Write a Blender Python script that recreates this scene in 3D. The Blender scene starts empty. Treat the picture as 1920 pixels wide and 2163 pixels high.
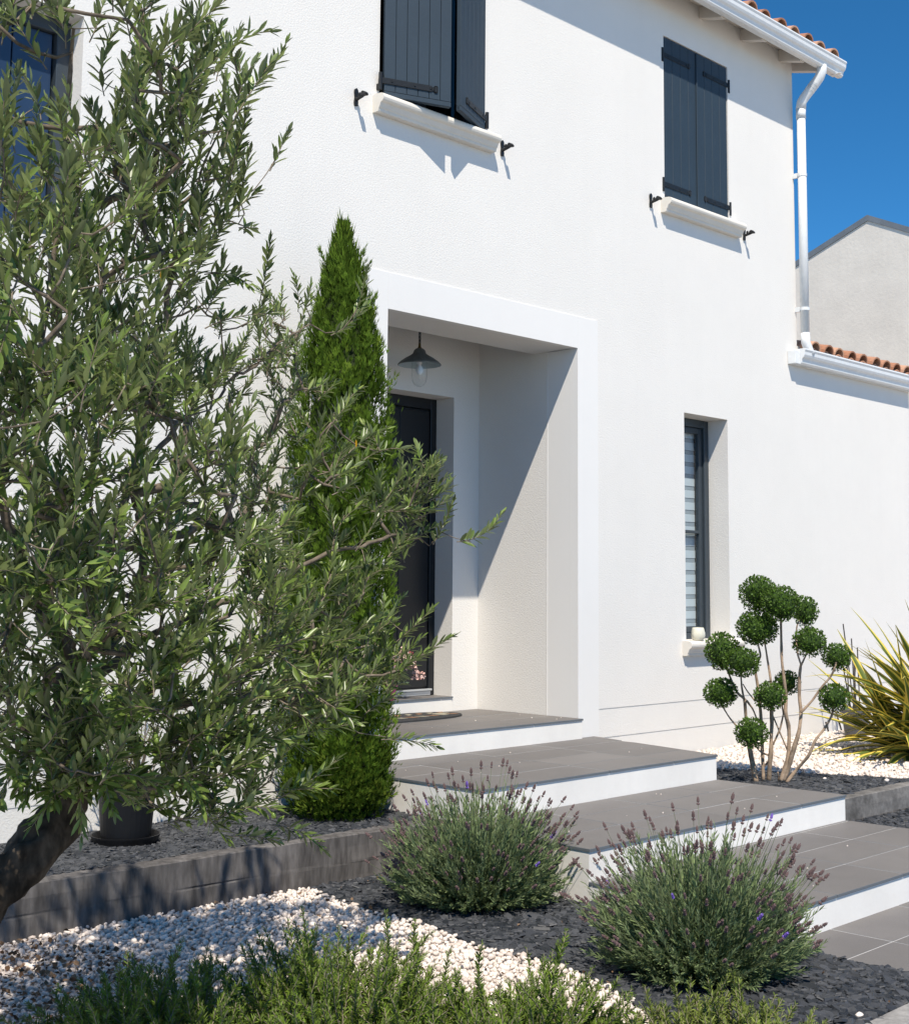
import bpy, math, random
import numpy as np
from mathutils import Vector, Matrix, noise

random.seed(11); rng = np.random.default_rng(11)
S = bpy.context.scene
COL = S.collection
R_ = math.radians

# ------------------------------------------------------------------ camera
CAM = np.array([0.0, -5.7, 0.835]); FPX, CX, CY = 2822.68, 1013.82, 946.18
YAW, PITCH, ROLL = 0.7676, 0.1054, -0.0066
def _axes():
    f = np.array([math.cos(YAW)*math.cos(PITCH), math.sin(YAW)*math.cos(PITCH), math.sin(PITCH)])
    r = np.array([math.sin(YAW), -math.cos(YAW), 0.0]); d = np.cross(f, r)
    c, s = math.cos(ROLL), math.sin(ROLL)
    return np.array([c*r+s*d, -s*r+c*d, f])
AX = _axes()
cd = bpy.data.cameras.new('camera'); cam = bpy.data.objects.new('camera', cd); COL.objects.link(cam)
cd.sensor_fit = 'HORIZONTAL'; cd.sensor_width = 36.0
cd.lens = 36.0*FPX/1920
cd.shift_x = (960-CX)/1920; cd.shift_y = (CY-1081.5)/1920
cd.clip_start = 0.05; cd.clip_end = 500
mw = Matrix.Identity(4)
for i in range(3):
    mw[i][0], mw[i][1], mw[i][2], mw[i][3] = AX[0][i], -AX[1][i], -AX[2][i], CAM[i]
cam.matrix_world = mw
S.camera = cam

# ------------------------------------------------------------------ light
SUN = Vector((-0.74, -1.0, 1.83)).normalized()
EL = math.asin(SUN.z); AZ = math.atan2(SUN.x, SUN.y) % (2*math.pi)
w = bpy.data.worlds.new('World'); S.world = w; w.use_nodes = True
nt = w.node_tree; nt.nodes.clear()
sky = nt.nodes.new('ShaderNodeTexSky'); sky.sky_type = 'NISHITA'; sky.sun_disc = False
sky.sun_elevation = EL; sky.sun_rotation = AZ
sky.altitude = 0; sky.air_density = 0.55; sky.dust_density = 0.0; sky.ozone_density = 8.0
bg = nt.nodes.new('ShaderNodeBackground'); bg.inputs[1].default_value = 0.15
wo = nt.nodes.new('ShaderNodeOutputWorld')
hs = nt.nodes.new('ShaderNodeHueSaturation'); hs.inputs['Saturation'].default_value = 1.17; hs.inputs['Hue'].default_value = .489
nt.links.new(sky.outputs[0], hs.inputs['Color']); nt.links.new(hs.outputs[0], bg.inputs[0]); nt.links.new(bg.outputs[0], wo.inputs[0])
sl = bpy.data.lights.new('sun', 'SUN'); sl.energy = 5.0; sl.angle = R_(0.55); sl.color = (1.0, 0.92, 0.80)
so = bpy.data.objects.new('sun', sl); COL.objects.link(so)
so.rotation_euler = SUN.to_track_quat('Z', 'Y').to_euler(); so.location = (-6, -10, 14)
vs = S.view_settings; vs.view_transform = 'Standard'; vs.look = 'None'; vs.gamma = 1; vs.use_curve_mapping = False
vs.exposure = 0.2
S.render.engine = 'CYCLES'
S.cycles.max_bounces = 7; S.cycles.diffuse_bounces = 2; S.cycles.transparent_max_bounces = 12

# ------------------------------------------------------------------ pixel of the survey -> point in the place
def ray(px, py):
    return AX.T @ np.array([(px-CX)/FPX, (py-CY)/FPX, 1.0])
def wy(px, py, Y=0.0):
    d = ray(px, py); return CAM + d*(Y-CAM[1])/d[1]
def gz(px, py, Z):
    d = ray(px, py); return CAM + d*(Z-CAM[2])/d[2]
def at(px, py, dist):
    d = ray(px, py); return CAM + d/np.linalg.norm(d)*dist

# ------------------------------------------------------------------ materials
MATS = {}
def nodes(name):
    m = bpy.data.materials.new(name); m.use_nodes = True; MATS[name] = m
    n = m.node_tree.nodes; p = n['Principled BSDF']; return m, m.node_tree, p
def mat(name, col, rough=0.7, var=0.12, scale=6.0, bump=0.0, bscale=120.0, spec=0.4, metal=0.0, fine=0.0, fscale=60.0, hue=None, stretch=None):
    """base colour with two noise layers of variation and a fine relief"""
    m, t, p = nodes(name)
    p.inputs['Roughness'].default_value = rough; p.inputs['Metallic'].default_value = metal
    p.inputs['Specular IOR Level'].default_value = spec
    L = t.links.new; N = t.nodes.new
    tc = N('ShaderNodeTexCoord'); mp = N('ShaderNodeMapping'); L(tc.outputs['Object'], mp.inputs[0])
    if stretch: mp.inputs['Scale'].default_value = stretch
    nz = N('ShaderNodeTexNoise'); nz.inputs['Scale'].default_value = scale; nz.inputs['Detail'].default_value = 6; nz.inputs['Roughness'].default_value = .65
    L(mp.outputs[0], nz.inputs['Vector'])
    cr = N('ShaderNodeValToRGB'); c = np.array(col)
    h = np.array(hue if hue else col)
    lo = c*(1-var); hi = np.minimum(h*(1+var), .95)
    cr.color_ramp.elements[0].position = .3; cr.color_ramp.elements[1].position = .7
    cr.color_ramp.elements[0].color = (*lo, 1); cr.color_ramp.elements[1].color = (*hi, 1)
    L(nz.outputs['Fac'], cr.inputs[0]); out = cr.outputs[0]
    if fine > 0:
        n2 = N('ShaderNodeTexNoise'); n2.inputs['Scale'].default_value = fscale; n2.inputs['Detail'].default_value = 3
        L(mp.outputs[0], n2.inputs['Vector'])
        mr = N('ShaderNodeMapRange'); mr.inputs[1].default_value = .3; mr.inputs[2].default_value = .7
        mr.inputs[3].default_value = 1-fine; mr.inputs[4].default_value = 1+fine
        L(n2.outputs['Fac'], mr.inputs[0])
        mx = N('ShaderNodeVectorMath'); mx.operation = 'SCALE'; L(out, mx.inputs[0]); L(mr.outputs[0], mx.inputs['Scale']); out = mx.outputs[0]
    L(out, p.inputs['Base Color'])
    if bump > 0:
        nb = N('ShaderNodeTexNoise'); nb.inputs['Scale'].default_value = bscale; nb.inputs['Detail'].default_value = 4
        L(mp.outputs[0], nb.inputs['Vector'])
        b = N('ShaderNodeBump'); b.inputs['Strength'].default_value = bump; b.inputs['Distance'].default_value = .004
        L(nb.outputs['Fac'], b.inputs['Height']); L(b.outputs[0], p.inputs['Normal'])
    return m
def own_tone(m, amt=.09):
    t = m.node_tree; p = t.nodes['Principled BSDF']; src = p.inputs['Base Color'].links[0].from_socket
    oi = t.nodes.new('ShaderNodeObjectInfo'); mr = t.nodes.new('ShaderNodeMapRange'); mr.inputs[3].default_value = 1-amt; mr.inputs[4].default_value = 1+amt
    t.links.new(oi.outputs['Random'], mr.inputs[0]); sc = t.nodes.new('ShaderNodeVectorMath'); sc.operation = 'SCALE'
    t.links.new(src, sc.inputs[0]); t.links.new(mr.outputs[0], sc.inputs['Scale']); t.links.new(sc.outputs[0], p.inputs['Base Color'])
def leafmat(name, top, under, rough=.45, spec=.5, var=.3, trans=.25, yellow=None):
    """two sided leaf: the upper side and the paler underside, some light passing through; 'var' is a tint kept on each leaf"""
    m, t, p = nodes(name); L = t.links.new; N = t.nodes.new
    geo = N('ShaderNodeNewGeometry'); att = N('ShaderNodeAttribute'); att.attribute_name = 'tint'
    mx = N('ShaderNodeMix'); mx.data_type = 'RGBA'
    mx.inputs['A'].default_value = (*top, 1); mx.inputs['B'].default_value = (*under, 1)
    L(geo.outputs['Backfacing'], mx.inputs['Factor'])
    mr = N('ShaderNodeMapRange'); mr.inputs[3].default_value = 1-var; mr.inputs[4].default_value = 1+var
    L(att.outputs['Fac'], mr.inputs[0])
    sc = N('ShaderNodeVectorMath'); sc.operation = 'SCALE'; L(mx.outputs['Result'], sc.inputs[0]); L(mr.outputs[0], sc.inputs['Scale'])
    y = N('ShaderNodeMix'); y.data_type = 'RGBA'
    pw = N('ShaderNodeMath'); pw.operation = 'POWER'; pw.inputs[1].default_value = 5.0; L(att.outputs['Fac'], pw.inputs[0])
    fm = N('ShaderNodeMath'); fm.operation = 'MULTIPLY'; fm.inputs[1].default_value = .8; L(pw.outputs[0], fm.inputs[0])
    L(fm.outputs[0], y.inputs['Factor']); L(sc.outputs[0], y.inputs['A'])
    y.inputs['B'].default_value = (*(yellow if yellow else [c*1.5 for c in top]), 1)
    L(y.outputs['Result'], p.inputs['Base Color'])
    p.inputs['Roughness'].default_value = rough; p.inputs['Specular IOR Level'].default_value = spec
    tr = N('ShaderNodeBsdfTranslucent'); L(y.outputs['Result'], tr.inputs[0])
    ms = N('ShaderNodeMixShader'); ms.inputs[0].default_value = trans
    L(p.outputs[0], ms.inputs[1]); L(tr.outputs[0], ms.inputs[2])
    L(ms.outputs[0], t.nodes['Material Output'].inputs[0])
    return m
def tintmat(name, a, b, rough=.7, spec=.35, bump=.0, bscale=150.):
    """colour picked between a and b by each piece's own tint"""
    m, t, p = nodes(name); L = t.links.new; N = t.nodes.new
    att = N('ShaderNodeAttribute'); att.attribute_name = 'tint'
    mx = N('ShaderNodeMix'); mx.data_type = 'RGBA'; mx.inputs['A'].default_value = (*a, 1); mx.inputs['B'].default_value = (*b, 1)
    L(att.outputs['Fac'], mx.inputs['Factor'])
    tc = N('ShaderNodeTexCoord'); nz = N('ShaderNodeTexNoise'); nz.inputs['Scale'].default_value = bscale; nz.inputs['Detail'].default_value = 4
    L(tc.outputs['Object'], nz.inputs['Vector'])
    mr = N('ShaderNodeMapRange'); mr.inputs[1].default_value = .3; mr.inputs[2].default_value = .7; mr.inputs[3].default_value = .86; mr.inputs[4].default_value = 1.1
    L(nz.outputs['Fac'], mr.inputs[0])
    sc = N('ShaderNodeVectorMath'); sc.operation = 'SCALE'; L(mx.outputs['Result'], sc.inputs[0]); L(mr.outputs[0], sc.inputs['Scale'])
    L(sc.outputs[0], p.inputs['Base Color']); p.inputs['Roughness'].default_value = rough; p.inputs['Specular IOR Level'].default_value = spec
    if bump:
        bb = N('ShaderNodeBump'); bb.inputs['Strength'].default_value = bump; bb.inputs['Distance'].default_value = .003
        L(nz.outputs['Fac'], bb.inputs['Height']); L(bb.outputs[0], p.inputs['Normal'])
    return m
def glassmat(name, tint=(1, 1, 1), rough=0.0, alpha=.85):
    m, t, p = nodes(name); L = t.links.new; N = t.nodes.new
    tp = N('ShaderNodeBsdfTransparent'); tp.inputs[0].default_value = (*tint, 1)
    gl = N('ShaderNodeBsdfGlossy'); gl.inputs['Roughness'].default_value = rough
    lw = N('ShaderNodeLayerWeight'); lw.inputs['Blend'].default_value = .5
    pw = N('ShaderNodeMath'); pw.operation = 'POWER'; pw.inputs[1].default_value = 4.5; L(lw.outputs['Facing'], pw.inputs[0])
    fr = N('ShaderNodeMath'); fr.operation = 'MULTIPLY_ADD'; fr.inputs[1].default_value = .94; fr.inputs[2].default_value = .05; L(pw.outputs[0], fr.inputs[0])
    ms = N('ShaderNodeMixShader'); L(fr.outputs[0], ms.inputs[0]); L(tp.outputs[0], ms.inputs[1]); L(gl.outputs[0], ms.inputs[2])
    L(ms.outputs[0], t.nodes['Material Output'].inputs[0]); return m

def plaster(name, col, bump, bscale, grime=.05):
    m, t, p = nodes(name); L = t.links.new; N = t.nodes.new
    tc = N('ShaderNodeTexCoord')
    n1 = N('ShaderNodeTexNoise'); n1.inputs['Scale'].default_value = 1.1; n1.inputs['Detail'].default_value = 8; n1.inputs['Roughness'].default_value = .7
    L(tc.outputs['Object'], n1.inputs['Vector'])
    r1 = N('ShaderNodeMapRange'); r1.inputs[1].default_value = .3; r1.inputs[2].default_value = .7; r1.inputs[3].default_value = 1-grime; r1.inputs[4].default_value = 1.0
    L(n1.outputs['Fac'], r1.inputs[0])
    mp = N('ShaderNodeMapping'); mp.inputs['Scale'].default_value = (9, 9, .5); L(tc.outputs['Object'], mp.inputs[0])
    n2 = N('ShaderNodeTexNoise'); n2.inputs['Scale'].default_value = 1.0; n2.inputs['Detail'].default_value = 4; L(mp.outputs[0], n2.inputs['Vector'])
    r2 = N('ShaderNodeMapRange'); r2.inputs[1].default_value = .5; r2.inputs[2].default_value = .8; r2.inputs[3].default_value = 1.0; r2.inputs[4].default_value = 1-grime*.3
    L(n2.outputs['Fac'], r2.inputs[0])
    mu = N('ShaderNodeMath'); mu.operation = 'MULTIPLY'; L(r1.outputs[0], mu.inputs[0]); L(r2.outputs[0], mu.inputs[1])
    # splash dirt low down by the beds
    sx = N('ShaderNodeSeparateXYZ'); L(tc.outputs['Object'], sx.inputs[0])
    r3 = N('ShaderNodeMapRange'); r3.inputs[1].default_value = -.42; r3.inputs[2].default_value = -.2; r3.inputs[3].default_value = .82; r3.inputs[4].default_value = 1.0
    ad = N('ShaderNodeMath'); ad.operation = 'MULTIPLY_ADD'; ad.inputs[1].default_value = .16; L(n1.outputs['Fac'], ad.inputs[0]); L(sx.outputs[2], ad.inputs[2])
    L(ad.outputs[0], r3.inputs[0])
    m3 = N('ShaderNodeMath'); m3.operation = 'MULTIPLY'; L(mu.outputs[0], m3.inputs[0]); L(r3.outputs[0], m3.inputs[1])
    sc = N('ShaderNodeVectorMath'); sc.operation = 'SCALE'; sc.inputs[0].default_value = col; L(m3.outputs[0], sc.inputs['Scale'])
    L(sc.outputs[0], p.inputs['Base Color']); p.inputs['Roughness'].default_value = .9; p.inputs['Specular IOR Level'].default_value = .15
    vb = N('ShaderNodeTexNoise'); vb.inputs['Scale'].default_value = bscale; vb.inputs['Detail'].default_value = 5; vb.inputs['Roughness'].default_value = .6
    L(tc.outputs['Object'], vb.inputs['Vector'])
    b = N('ShaderNodeBump'); b.inputs['Strength'].default_value = bump; b.inputs['Distance'].default_value = .006
    L(vb.outputs['Fac'], b.inputs['Height']); L(b.outputs[0], p.inputs['Normal'])
    return m

M_wall = plaster('wall_render', (.80, .775, .735), .42, 95, .05)
M_surr = plaster('smooth_render', (.81, .795, .77), .10, 140, .03)
M_riser = plaster('riser_paint', (.88, .85, .80), .12, 60, .15)
M_neigh = plaster('neighbour_render', (.82, .755, .665), .6, 20, .16)
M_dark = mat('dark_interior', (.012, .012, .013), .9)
M_shut = mat('shutter_paint', (.027, .044, .062), .55, .07, 3, .15, 220, fine=.06, fscale=90)
M_iron = mat('black_iron', (.012, .013, .014), .45, .2, 40, .3, 200)
M_sill = mat('cast_stone', (.74, .70, .63), .75, .05, 8, .1, 200)
M_pvc = mat('white_pvc', (.74, .755, .76), .35, .03, 2.0, fine=.03, fscale=25)
M_wood_w = mat('painted_timber', (.66, .61, .55), .7, .08, 6, .2, 60)
M_frame = mat('window_frame', (.040, .052, .064), .4, .06, 5)
M_door = mat('door_paint', (.010, .012, .015), .35, .1, 4, fine=.08)
M_alu = mat('aluminium', (.62, .65, .68), .35, .05, 8, metal=.6)
M_blind = mat('blind_cloth', (.72, .74, .76), .8, .04, 20)
M_blind2 = mat('blind_cloth_grey', (.40, .43, .46), .8, .04, 20)  # greyer cloth of every other slat
M_glass = glassmat('window_glass', (.80, .86, .88))
M_lampglass = glassmat('lamp_glass', (.97, .98, .98))
M_tile = mat('floor_tile', (.165, .153, .146), .55, .10, 2.2, .12, 260, .35, fine=.09, fscale=170)
own_tone(M_tile, .085)
M_tile_edge = mat('tile_edge', (.125, .14, .155), .5, .08, 12)
M_grout = mat('grout', (.52, .50, .48), .9, .1, 30)
M_terra = tintmat('terracotta', (.40, .19, .115), (.56, .33, .22), .8, .2, .4, 40)
M_sleeper = mat('weathered_timber', (.120, .112, .108), .9, .4, 2.0, .55, 55, .15, fine=.38, fscale=14, stretch=(2.6, 2, .55))
M_kerb = mat('grey_concrete', (.26, .25, .24), .9, .25, 5, .6, 90, .15, fine=.12, fscale=40)
M_conc = mat('stained_concrete', (.17, .16, .15), .9, .50, 5, .6, 60, .15, fine=.2, fscale=30)
M_soil = mat('dark_soil', (.022, .021, .022), .95, .3, 20, .8, 60, .1)
M_lightsoil = mat('pale_bed', (.42, .40, .38), .95, .25, 30, .8, 80, .1)
M_ground = mat('pale_ground', (.50, .45, .39), .95, .15, .6, .6, 40, .1, fine=.1, fscale=14)
M_slate = tintmat('slate', (.014, .017, .0215), (.075, .078, .086), .55, .35, .3, 60)
M_pebble = tintmat('white_pebble', (.55, .46, .40), (.86, .765, .685), .65, .3, .15, 60)
M_bark = mat('olive_bark', (.058, .046, .035), .95, .65, 12, 1.0, 22, .1, fine=.6, fscale=34, stretch=(1, 1, .4))
M_branch = mat('branch_bark', (.150, .122, .095), .9, .35, 16, .6, 60, .1, fine=.3, fscale=40)
M_twig = mat('twig_bark', (.20, .165, .125), .85, .3, 20, .4, 120, .2)
M_boxstem = mat('pale_bark', (.34, .25, .175), .85, .30, 16, .6, 120, .15, fine=.2, fscale=60)
M_olive = leafmat('olive_leaf', (.150, .222, .048), (.205, .255, .105), .34, .6, .6, .35, (.38, .45, .09))
M_fruit = mat('olive_fruit', (.16, .23, .045), .35, .3, 30)
M_cyp = leafmat('cypress_foliage', (.105, .182, .018), (.10, .17, .022), .7, .15, .6, .30, (.24, .32, .045))
M_thuj = leafmat('base_foliage', (.11, .175, .018), (.10, .155, .018), .7, .15, .5, .28, (.23, .28, .04))
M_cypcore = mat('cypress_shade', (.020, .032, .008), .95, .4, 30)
M_box = leafmat('box_leaf', (.080, .148, .015), (.10, .17, .03), .52, .3, .5, .22, (.08, .16, .025))
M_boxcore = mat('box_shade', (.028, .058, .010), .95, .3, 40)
M_lav = leafmat('lavender_leaf', (.215, .290, .130), (.25, .315, .165), .8, .1, .45, .35, (.32, .39, .17))
M_lavstem = mat('lavender_stem', (.12, .15, .075), .85, .2, 20)
M_lavdry = mat('dry_lavender', (.150, .098, .096), .9, .35, 60)
M_lavblue = mat('violet_flower', (.20, .12, .48), .8, .25, 60)
M_ros = leafmat('rosemary_leaf', (.155, .235, .026), (.17, .23, .055), .55, .3, .4, .2, (.14, .22, .03))
M_rosp = leafmat('rosemary_pale', (.175, .230, .040), (.19, .23, .07), .6, .3, .35, .2, (.24, .27, .05))
M_rosstem = mat('rosemary_stem', (.22, .19, .13), .9, .3, 40)
M_pot = mat('black_plastic', (.006, .006, .007), .5, .2, 8)
M_potg = mat('grey_plastic', (.10, .10, .105), .5, .2, 10, fine=.1)
M_pink = mat('magenta_pot', (.42, .03, .22), .4, .1, 10)
M_petal = tintmat('pink_petal', (.62, .34, .30), (.78, .62, .56), .7, .2)
M_bright = tintmat('red_petal', (.55, .05, .10), (.60, .12, .18), .7, .2)
M_green = leafmat('plant_leaf', (.05, .11, .02), (.09, .14, .05), .5, .4, .3, .2)
M_frost = mat('frosted_glass', (.70, .68, .56), .35, .05, 12, spec=.5)
M_lampmetal = mat('lamp_metal', (.14, .15, .145), .5, .25, 20, .2, 90, metal=.3)
M_lampin = mat('lamp_underside', (.34, .42, .45), .45, .1, 10)
M_brass = mat('old_brass', (.14, .10, .04), .5, .3, 40, metal=.7)
M_bulb = mat('bulb_white', (.75, .76, .78), .3, .03, 10)
M_rubber = mat('mat_rubber', (.035, .036, .038), .85, .2, 40, .5, 160)
M_copper = mat('mat_copper', (.25, .135, .075), .7, .3, 30, .3, 100)
M_cream = mat('mat_cream', (.32, .29, .22), .8, .2, 30)
M_greybox = mat('grey_metal', (.14, .15, .16), .5, .1, 10)
M_zinc = mat('zinc_coping', (.16, .18, .20), .6, .15, 3)
M_debris = tintmat('dry_leaf', (.085, .045, .025), (.24, .16, .10), .9, .1)
M_stake = mat('dark_stake', (.05, .045, .04), .8, .3, 20)
M_yellow = mat('yellow_leaf', (.75, .42, .02), .6, .2, 60)
M_deepblue = mat('blue_panel', (.022, .042, .085), .30, .1, 3, spec=.6)

def variegated():
    m, t, p = nodes('flax_leaf'); L = t.links.new; N = t.nodes.new
    at_ = N('ShaderNodeAttribute'); at_.attribute_name = 'across'
    cr = N('ShaderNodeValToRGB'); e = cr.color_ramp
    e.elements[0].position = 0; e.elements[0].color = (.085, .13, .025, 1)
    e.elements[1].position = 1; e.elements[1].color = (.52, .40, .055, 1)
    a = e.elements.new(.46); a.color = (.12, .165, .03, 1)
    a = e.elements.new(.56); a.color = (.14, .18, .035, 1)
    a = e.elements.new(.62); a.color = (.68, .56, .09, 1)
    a = e.elements.new(.93); a.color = (.74, .58, .10, 1)
    e.elements[-1].color = (.40, .17, .04, 1)
    L(at_.outputs['Fac'], cr.inputs[0]); L(cr.outputs[0], p.inputs['Base Color'])
    p.inputs['Roughness'].default_value = .5
    tr = N('ShaderNodeBsdfTranslucent'); L(cr.outputs[0], tr.inputs[0]); ms = N('ShaderNodeMixShader'); ms.inputs[0].default_value = .15
    L(p.outputs[0], ms.inputs[1]); L(tr.outputs[0], ms.inputs[2]); L(ms.outputs[0], t.nodes['Material Output'].inputs[0])
    return m
M_flax = variegated()

# ------------------------------------------------------------------ mesh buffers
class MB:
    def __init__(s): s.v = []; s.f = []; s.n = 0; s.tint = []; s.acr = None
    def add(s, V, F, mi=0, tint=.5):
        V = np.asarray(V, float).reshape(-1, 3)
        s.v.append(V)
        if isinstance(F, np.ndarray): s.f.append((F+s.n, mi))
        else:
            by = {}
            for q in F: by.setdefault(len(q), []).append(q)
            for k, l in by.items(): s.f.append((np.array(l)+s.n, mi))
        s.tint.append(np.full(len(V), tint) if np.isscalar(tint) else np.asarray(tint))
        s.n += len(V); return s
    def box(s, x0, x1, y0, y1, z0, z1, mi=0, c=0.0, M=None):
        if c <= 0:
            V = [(x0,y0,z0),(x1,y0,z0),(x1,y1,z0),(x0,y1,z0),(x0,y0,z1),(x1,y0,z1),(x1,y1,z1),(x0,y1,z1)]
            F = [(0,3,2,1),(4,5,6,7),(0,1,5,4),(1,2,6,5),(2,3,7,6),(3,0,4,7)]
        else:
            V = []; idx = {}
            lo = (x0,y0,z0); hi = (x1,y1,z1)
            for i in range(8):
                sg = [(i>>k)&1 for k in range(3)]
                for a in range(3):
                    q = [ (hi[k]-(0 if k==a else c)) if sg[k] else (lo[k]+(0 if k==a else c)) for k in range(3)]
                    idx[(i,a)] = len(V); V.append(q)
            F = []
            ce = np.array([(x0+x1)/2,(y0+y1)/2,(z0+z1)/2]); Vn = np.array(V)
            def put(ids):
                P = Vn[list(ids)]; nrm = np.cross(P[1]-P[0], P[2]-P[0])
                F.append(tuple(ids) if nrm @ (P.mean(0)-ce) > 0 else tuple(reversed(ids)))
            for a in range(3):
                b, d = (a+1)%3, (a+2)%3
                for sd in (0,1):
                    base = sd<<a
                    put([idx[(base|(0<<b)|(0<<d),a)], idx[(base|(1<<b),a)], idx[(base|(1<<b)|(1<<d),a)], idx[(base|(1<<d),a)]])
                for sb in (0,1):
                    for sdd in (0,1):
                        i0 = (sb<<b)|(sdd<<d); i1 = i0|(1<<a)
                        put([idx[(i0,b)], idx[(i1,b)], idx[(i1,d)], idx[(i0,d)]])
            for i in range(8): put([idx[(i,0)], idx[(i,1)], idx[(i,2)]])
        V = np.array(V, float)
        if M is not None: V = V @ np.array(M)[:3,:3].T + np.array(M)[:3,3]
        return s.add(V, F, mi)
    def quad(s, a, b, c, d, mi=0): return s.add([a,b,c,d], [(0,1,2,3)], mi)
    def prism(s, prof, x0, x1, mi=0, cap=True):
        """profile of (y,z), counter-clockwise seen from +X, drawn along X"""
        n = len(prof); V = [(x0,y,z) for y,z in prof]+[(x1,y,z) for y,z in prof]
        F = [(i,(i+1)%n,(i+1)%n+n,i+n)[::-1] for i in range(n)]
        a = sum(prof[i][0]*prof[(i+1)%n][1]-prof[(i+1)%n][0]*prof[i][1] for i in range(n))
        if a > 0: F = [f[::-1] for f in F]
        if cap:
            F += [tuple(range(n))[::-1], tuple(range(n,2*n))] if a > 0 else [tuple(range(n)), tuple(range(n,2*n))[::-1]]
        return s.add(V, F, mi)
    def poly(s, pts, z0, z1, mi=0, side=None, c=0.0):
        a = sum(pts[i][0]*pts[(i+1)%len(pts)][1]-pts[(i+1)%len(pts)][0]*pts[i][1] for i in range(len(pts)))
        if a < 0: pts = pts[::-1]
        n = len(pts); P = np.array(pts)
        rings = [np.c_[P, np.full(n, z0)]]
        if c > 0:
            ce = P.mean(0); Q = P+(ce-P)/np.linalg.norm(ce-P, axis=1)[:,None]*c*1.4
            rings += [np.c_[P, np.full(n, z1-c)], np.c_[Q, np.full(n, z1)]]
        else: rings += [np.c_[P, np.full(n, z1)]]
        V = np.concatenate(rings); F = [tuple(range(n))[::-1]]
        sd = []
        for r in range(len(rings)-1):
            for i in range(n): sd.append((r*n+i, r*n+(i+1)%n, (r+1)*n+(i+1)%n, (r+1)*n+i))
        top = tuple(range((len(rings)-1)*n, len(rings)*n))
        s.add(V, F+[top], mi); k = s.n-len(V)
        s.f.append((np.array(sd)+k, mi if side is None else side)); return s
    def tube(s, P, r, n=8, mi=0, cap=True, tint=.5, wob=0.0, seed=0):
        P = np.asarray(P, float); m = len(P); r = np.full(m, r) if np.isscalar(r) else np.asarray(r)
        T = np.gradient(P, axis=0); T /= np.linalg.norm(T, axis=1)[:,None]+1e-9
        u = np.cross(T[0], (0,0,1)); 
        if np.linalg.norm(u) < .1: u = np.cross(T[0], (1,0,0))
        u /= np.linalg.norm(u); V = []
        a = np.arange(n)*2*math.pi/n
        for i in range(m):
            u = u-T[i]*(u@T[i]); u /= np.linalg.norm(u); v = np.cross(T[i], u)
            ring = np.cos(a)[:,None]*u+np.sin(a)[:,None]*v
            rr = np.full(n, r[i])
            if wob:
                for k in range(n):
                    q = P[i]+ring[k]*r[i]
                    rr[k] *= 1+wob*(noise.noise(Vector(q*9+seed))+.6*noise.noise(Vector(q*24+seed))+.35*noise.noise(Vector(q*60+seed)))
            V.append(P[i]+ring*rr[:,None])
        V = np.concatenate(V)
        i = np.arange(m-1)[:,None]*n; j = np.arange(n)[None]; j2 = (j+1)%n
        F = np.stack([i+j, i+j2, i+n+j2, i+n+j], -1).reshape(-1,4)
        s.add(V, F, mi, tint)
        if cap:
            k = s.n-len(V)
            s.f.append((np.array([list(range(n))[::-1]])+k, mi)); s.f.append((np.array([list(range((m-1)*n, m*n))])+k, mi))
        return s
    def lathe(s, prof, c, n=24, mi=0, tint=.5):
        a = np.arange(n)*2*math.pi/n; V = []
        for r, z in prof: V.append(np.c_[c[0]+r*np.cos(a), c[1]+r*np.sin(a), np.full(n, c[2]+z)])
        m = len(prof); V = np.concatenate(V)
        i = np.arange(m-1)[:,None]*n; j = np.arange(n)[None]; j2 = (j+1)%n
        F = np.stack([i+j, i+j2, i+n+j2, i+n+j], -1).reshape(-1,4)
        return s.add(V, F, mi, tint)
    def scatter(s, tv, tf, loc, mats, mi=0, tint=None):
        """copies of a template (verts tv, tris/quads tf) at loc (N,3) under mats (N,3,3)"""
        loc = np.asarray(loc); N = len(loc); k = len(tv)
        V = np.einsum('nij,kj->nki', mats, tv)+loc[:,None]
        if tint is None: tint = rng.random(N)
        by = {}
        for q in tf: by.setdefault(len(q), []).append(q)
        b0 = s.n
        s.v.append(V.reshape(-1,3)); s.tint.append(np.repeat(tint, k)); s.n += N*k
        for l in by.values():
            F = (np.array(l)[None]+(np.arange(N)*k)[:,None,None]).reshape(-1, len(l[0]))+b0
            s.f.append((F, mi))
        return s
    def mesh(s, name, mats, off=(0,0,0), smooth=False):
        me = bpy.data.meshes.new(name)
        V = np.concatenate(s.v)-np.asarray(off, float)
        me.vertices.add(len(V)); me.vertices.foreach_set('co', V.astype(np.float32).ravel())
        tot = np.concatenate([np.full(len(F), F.shape[1]) for F, _ in s.f]); idx = np.concatenate([F.ravel() for F, _ in s.f])
        mi = np.concatenate([np.full(len(F), m) for F, m in s.f])
        st = np.concatenate([[0], np.cumsum(tot)[:-1]])
        me.loops.add(len(idx)); me.loops.foreach_set('vertex_index', idx.astype(np.int32))
        me.polygons.add(len(tot)); me.polygons.foreach_set('loop_start', st.astype(np.int32))
        me.polygons.foreach_set('material_index', mi.astype(np.int32))
        me.polygons.foreach_set('use_smooth', np.full(len(tot), bool(smooth)))
        me.update(calc_edges=True)
        a = me.attributes.new('tint', 'FLOAT', 'POINT'); a.data.foreach_set('value', np.concatenate(s.tint).astype(np.float32))
        if s.acr is not None:
            a = me.attributes.new('across', 'FLOAT', 'POINT'); a.data.foreach_set('value', np.asarray(s.acr).astype(np.float32))
        for m in (mats if isinstance(mats, (list, tuple)) else [mats]): me.materials.append(m)
        return me
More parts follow.
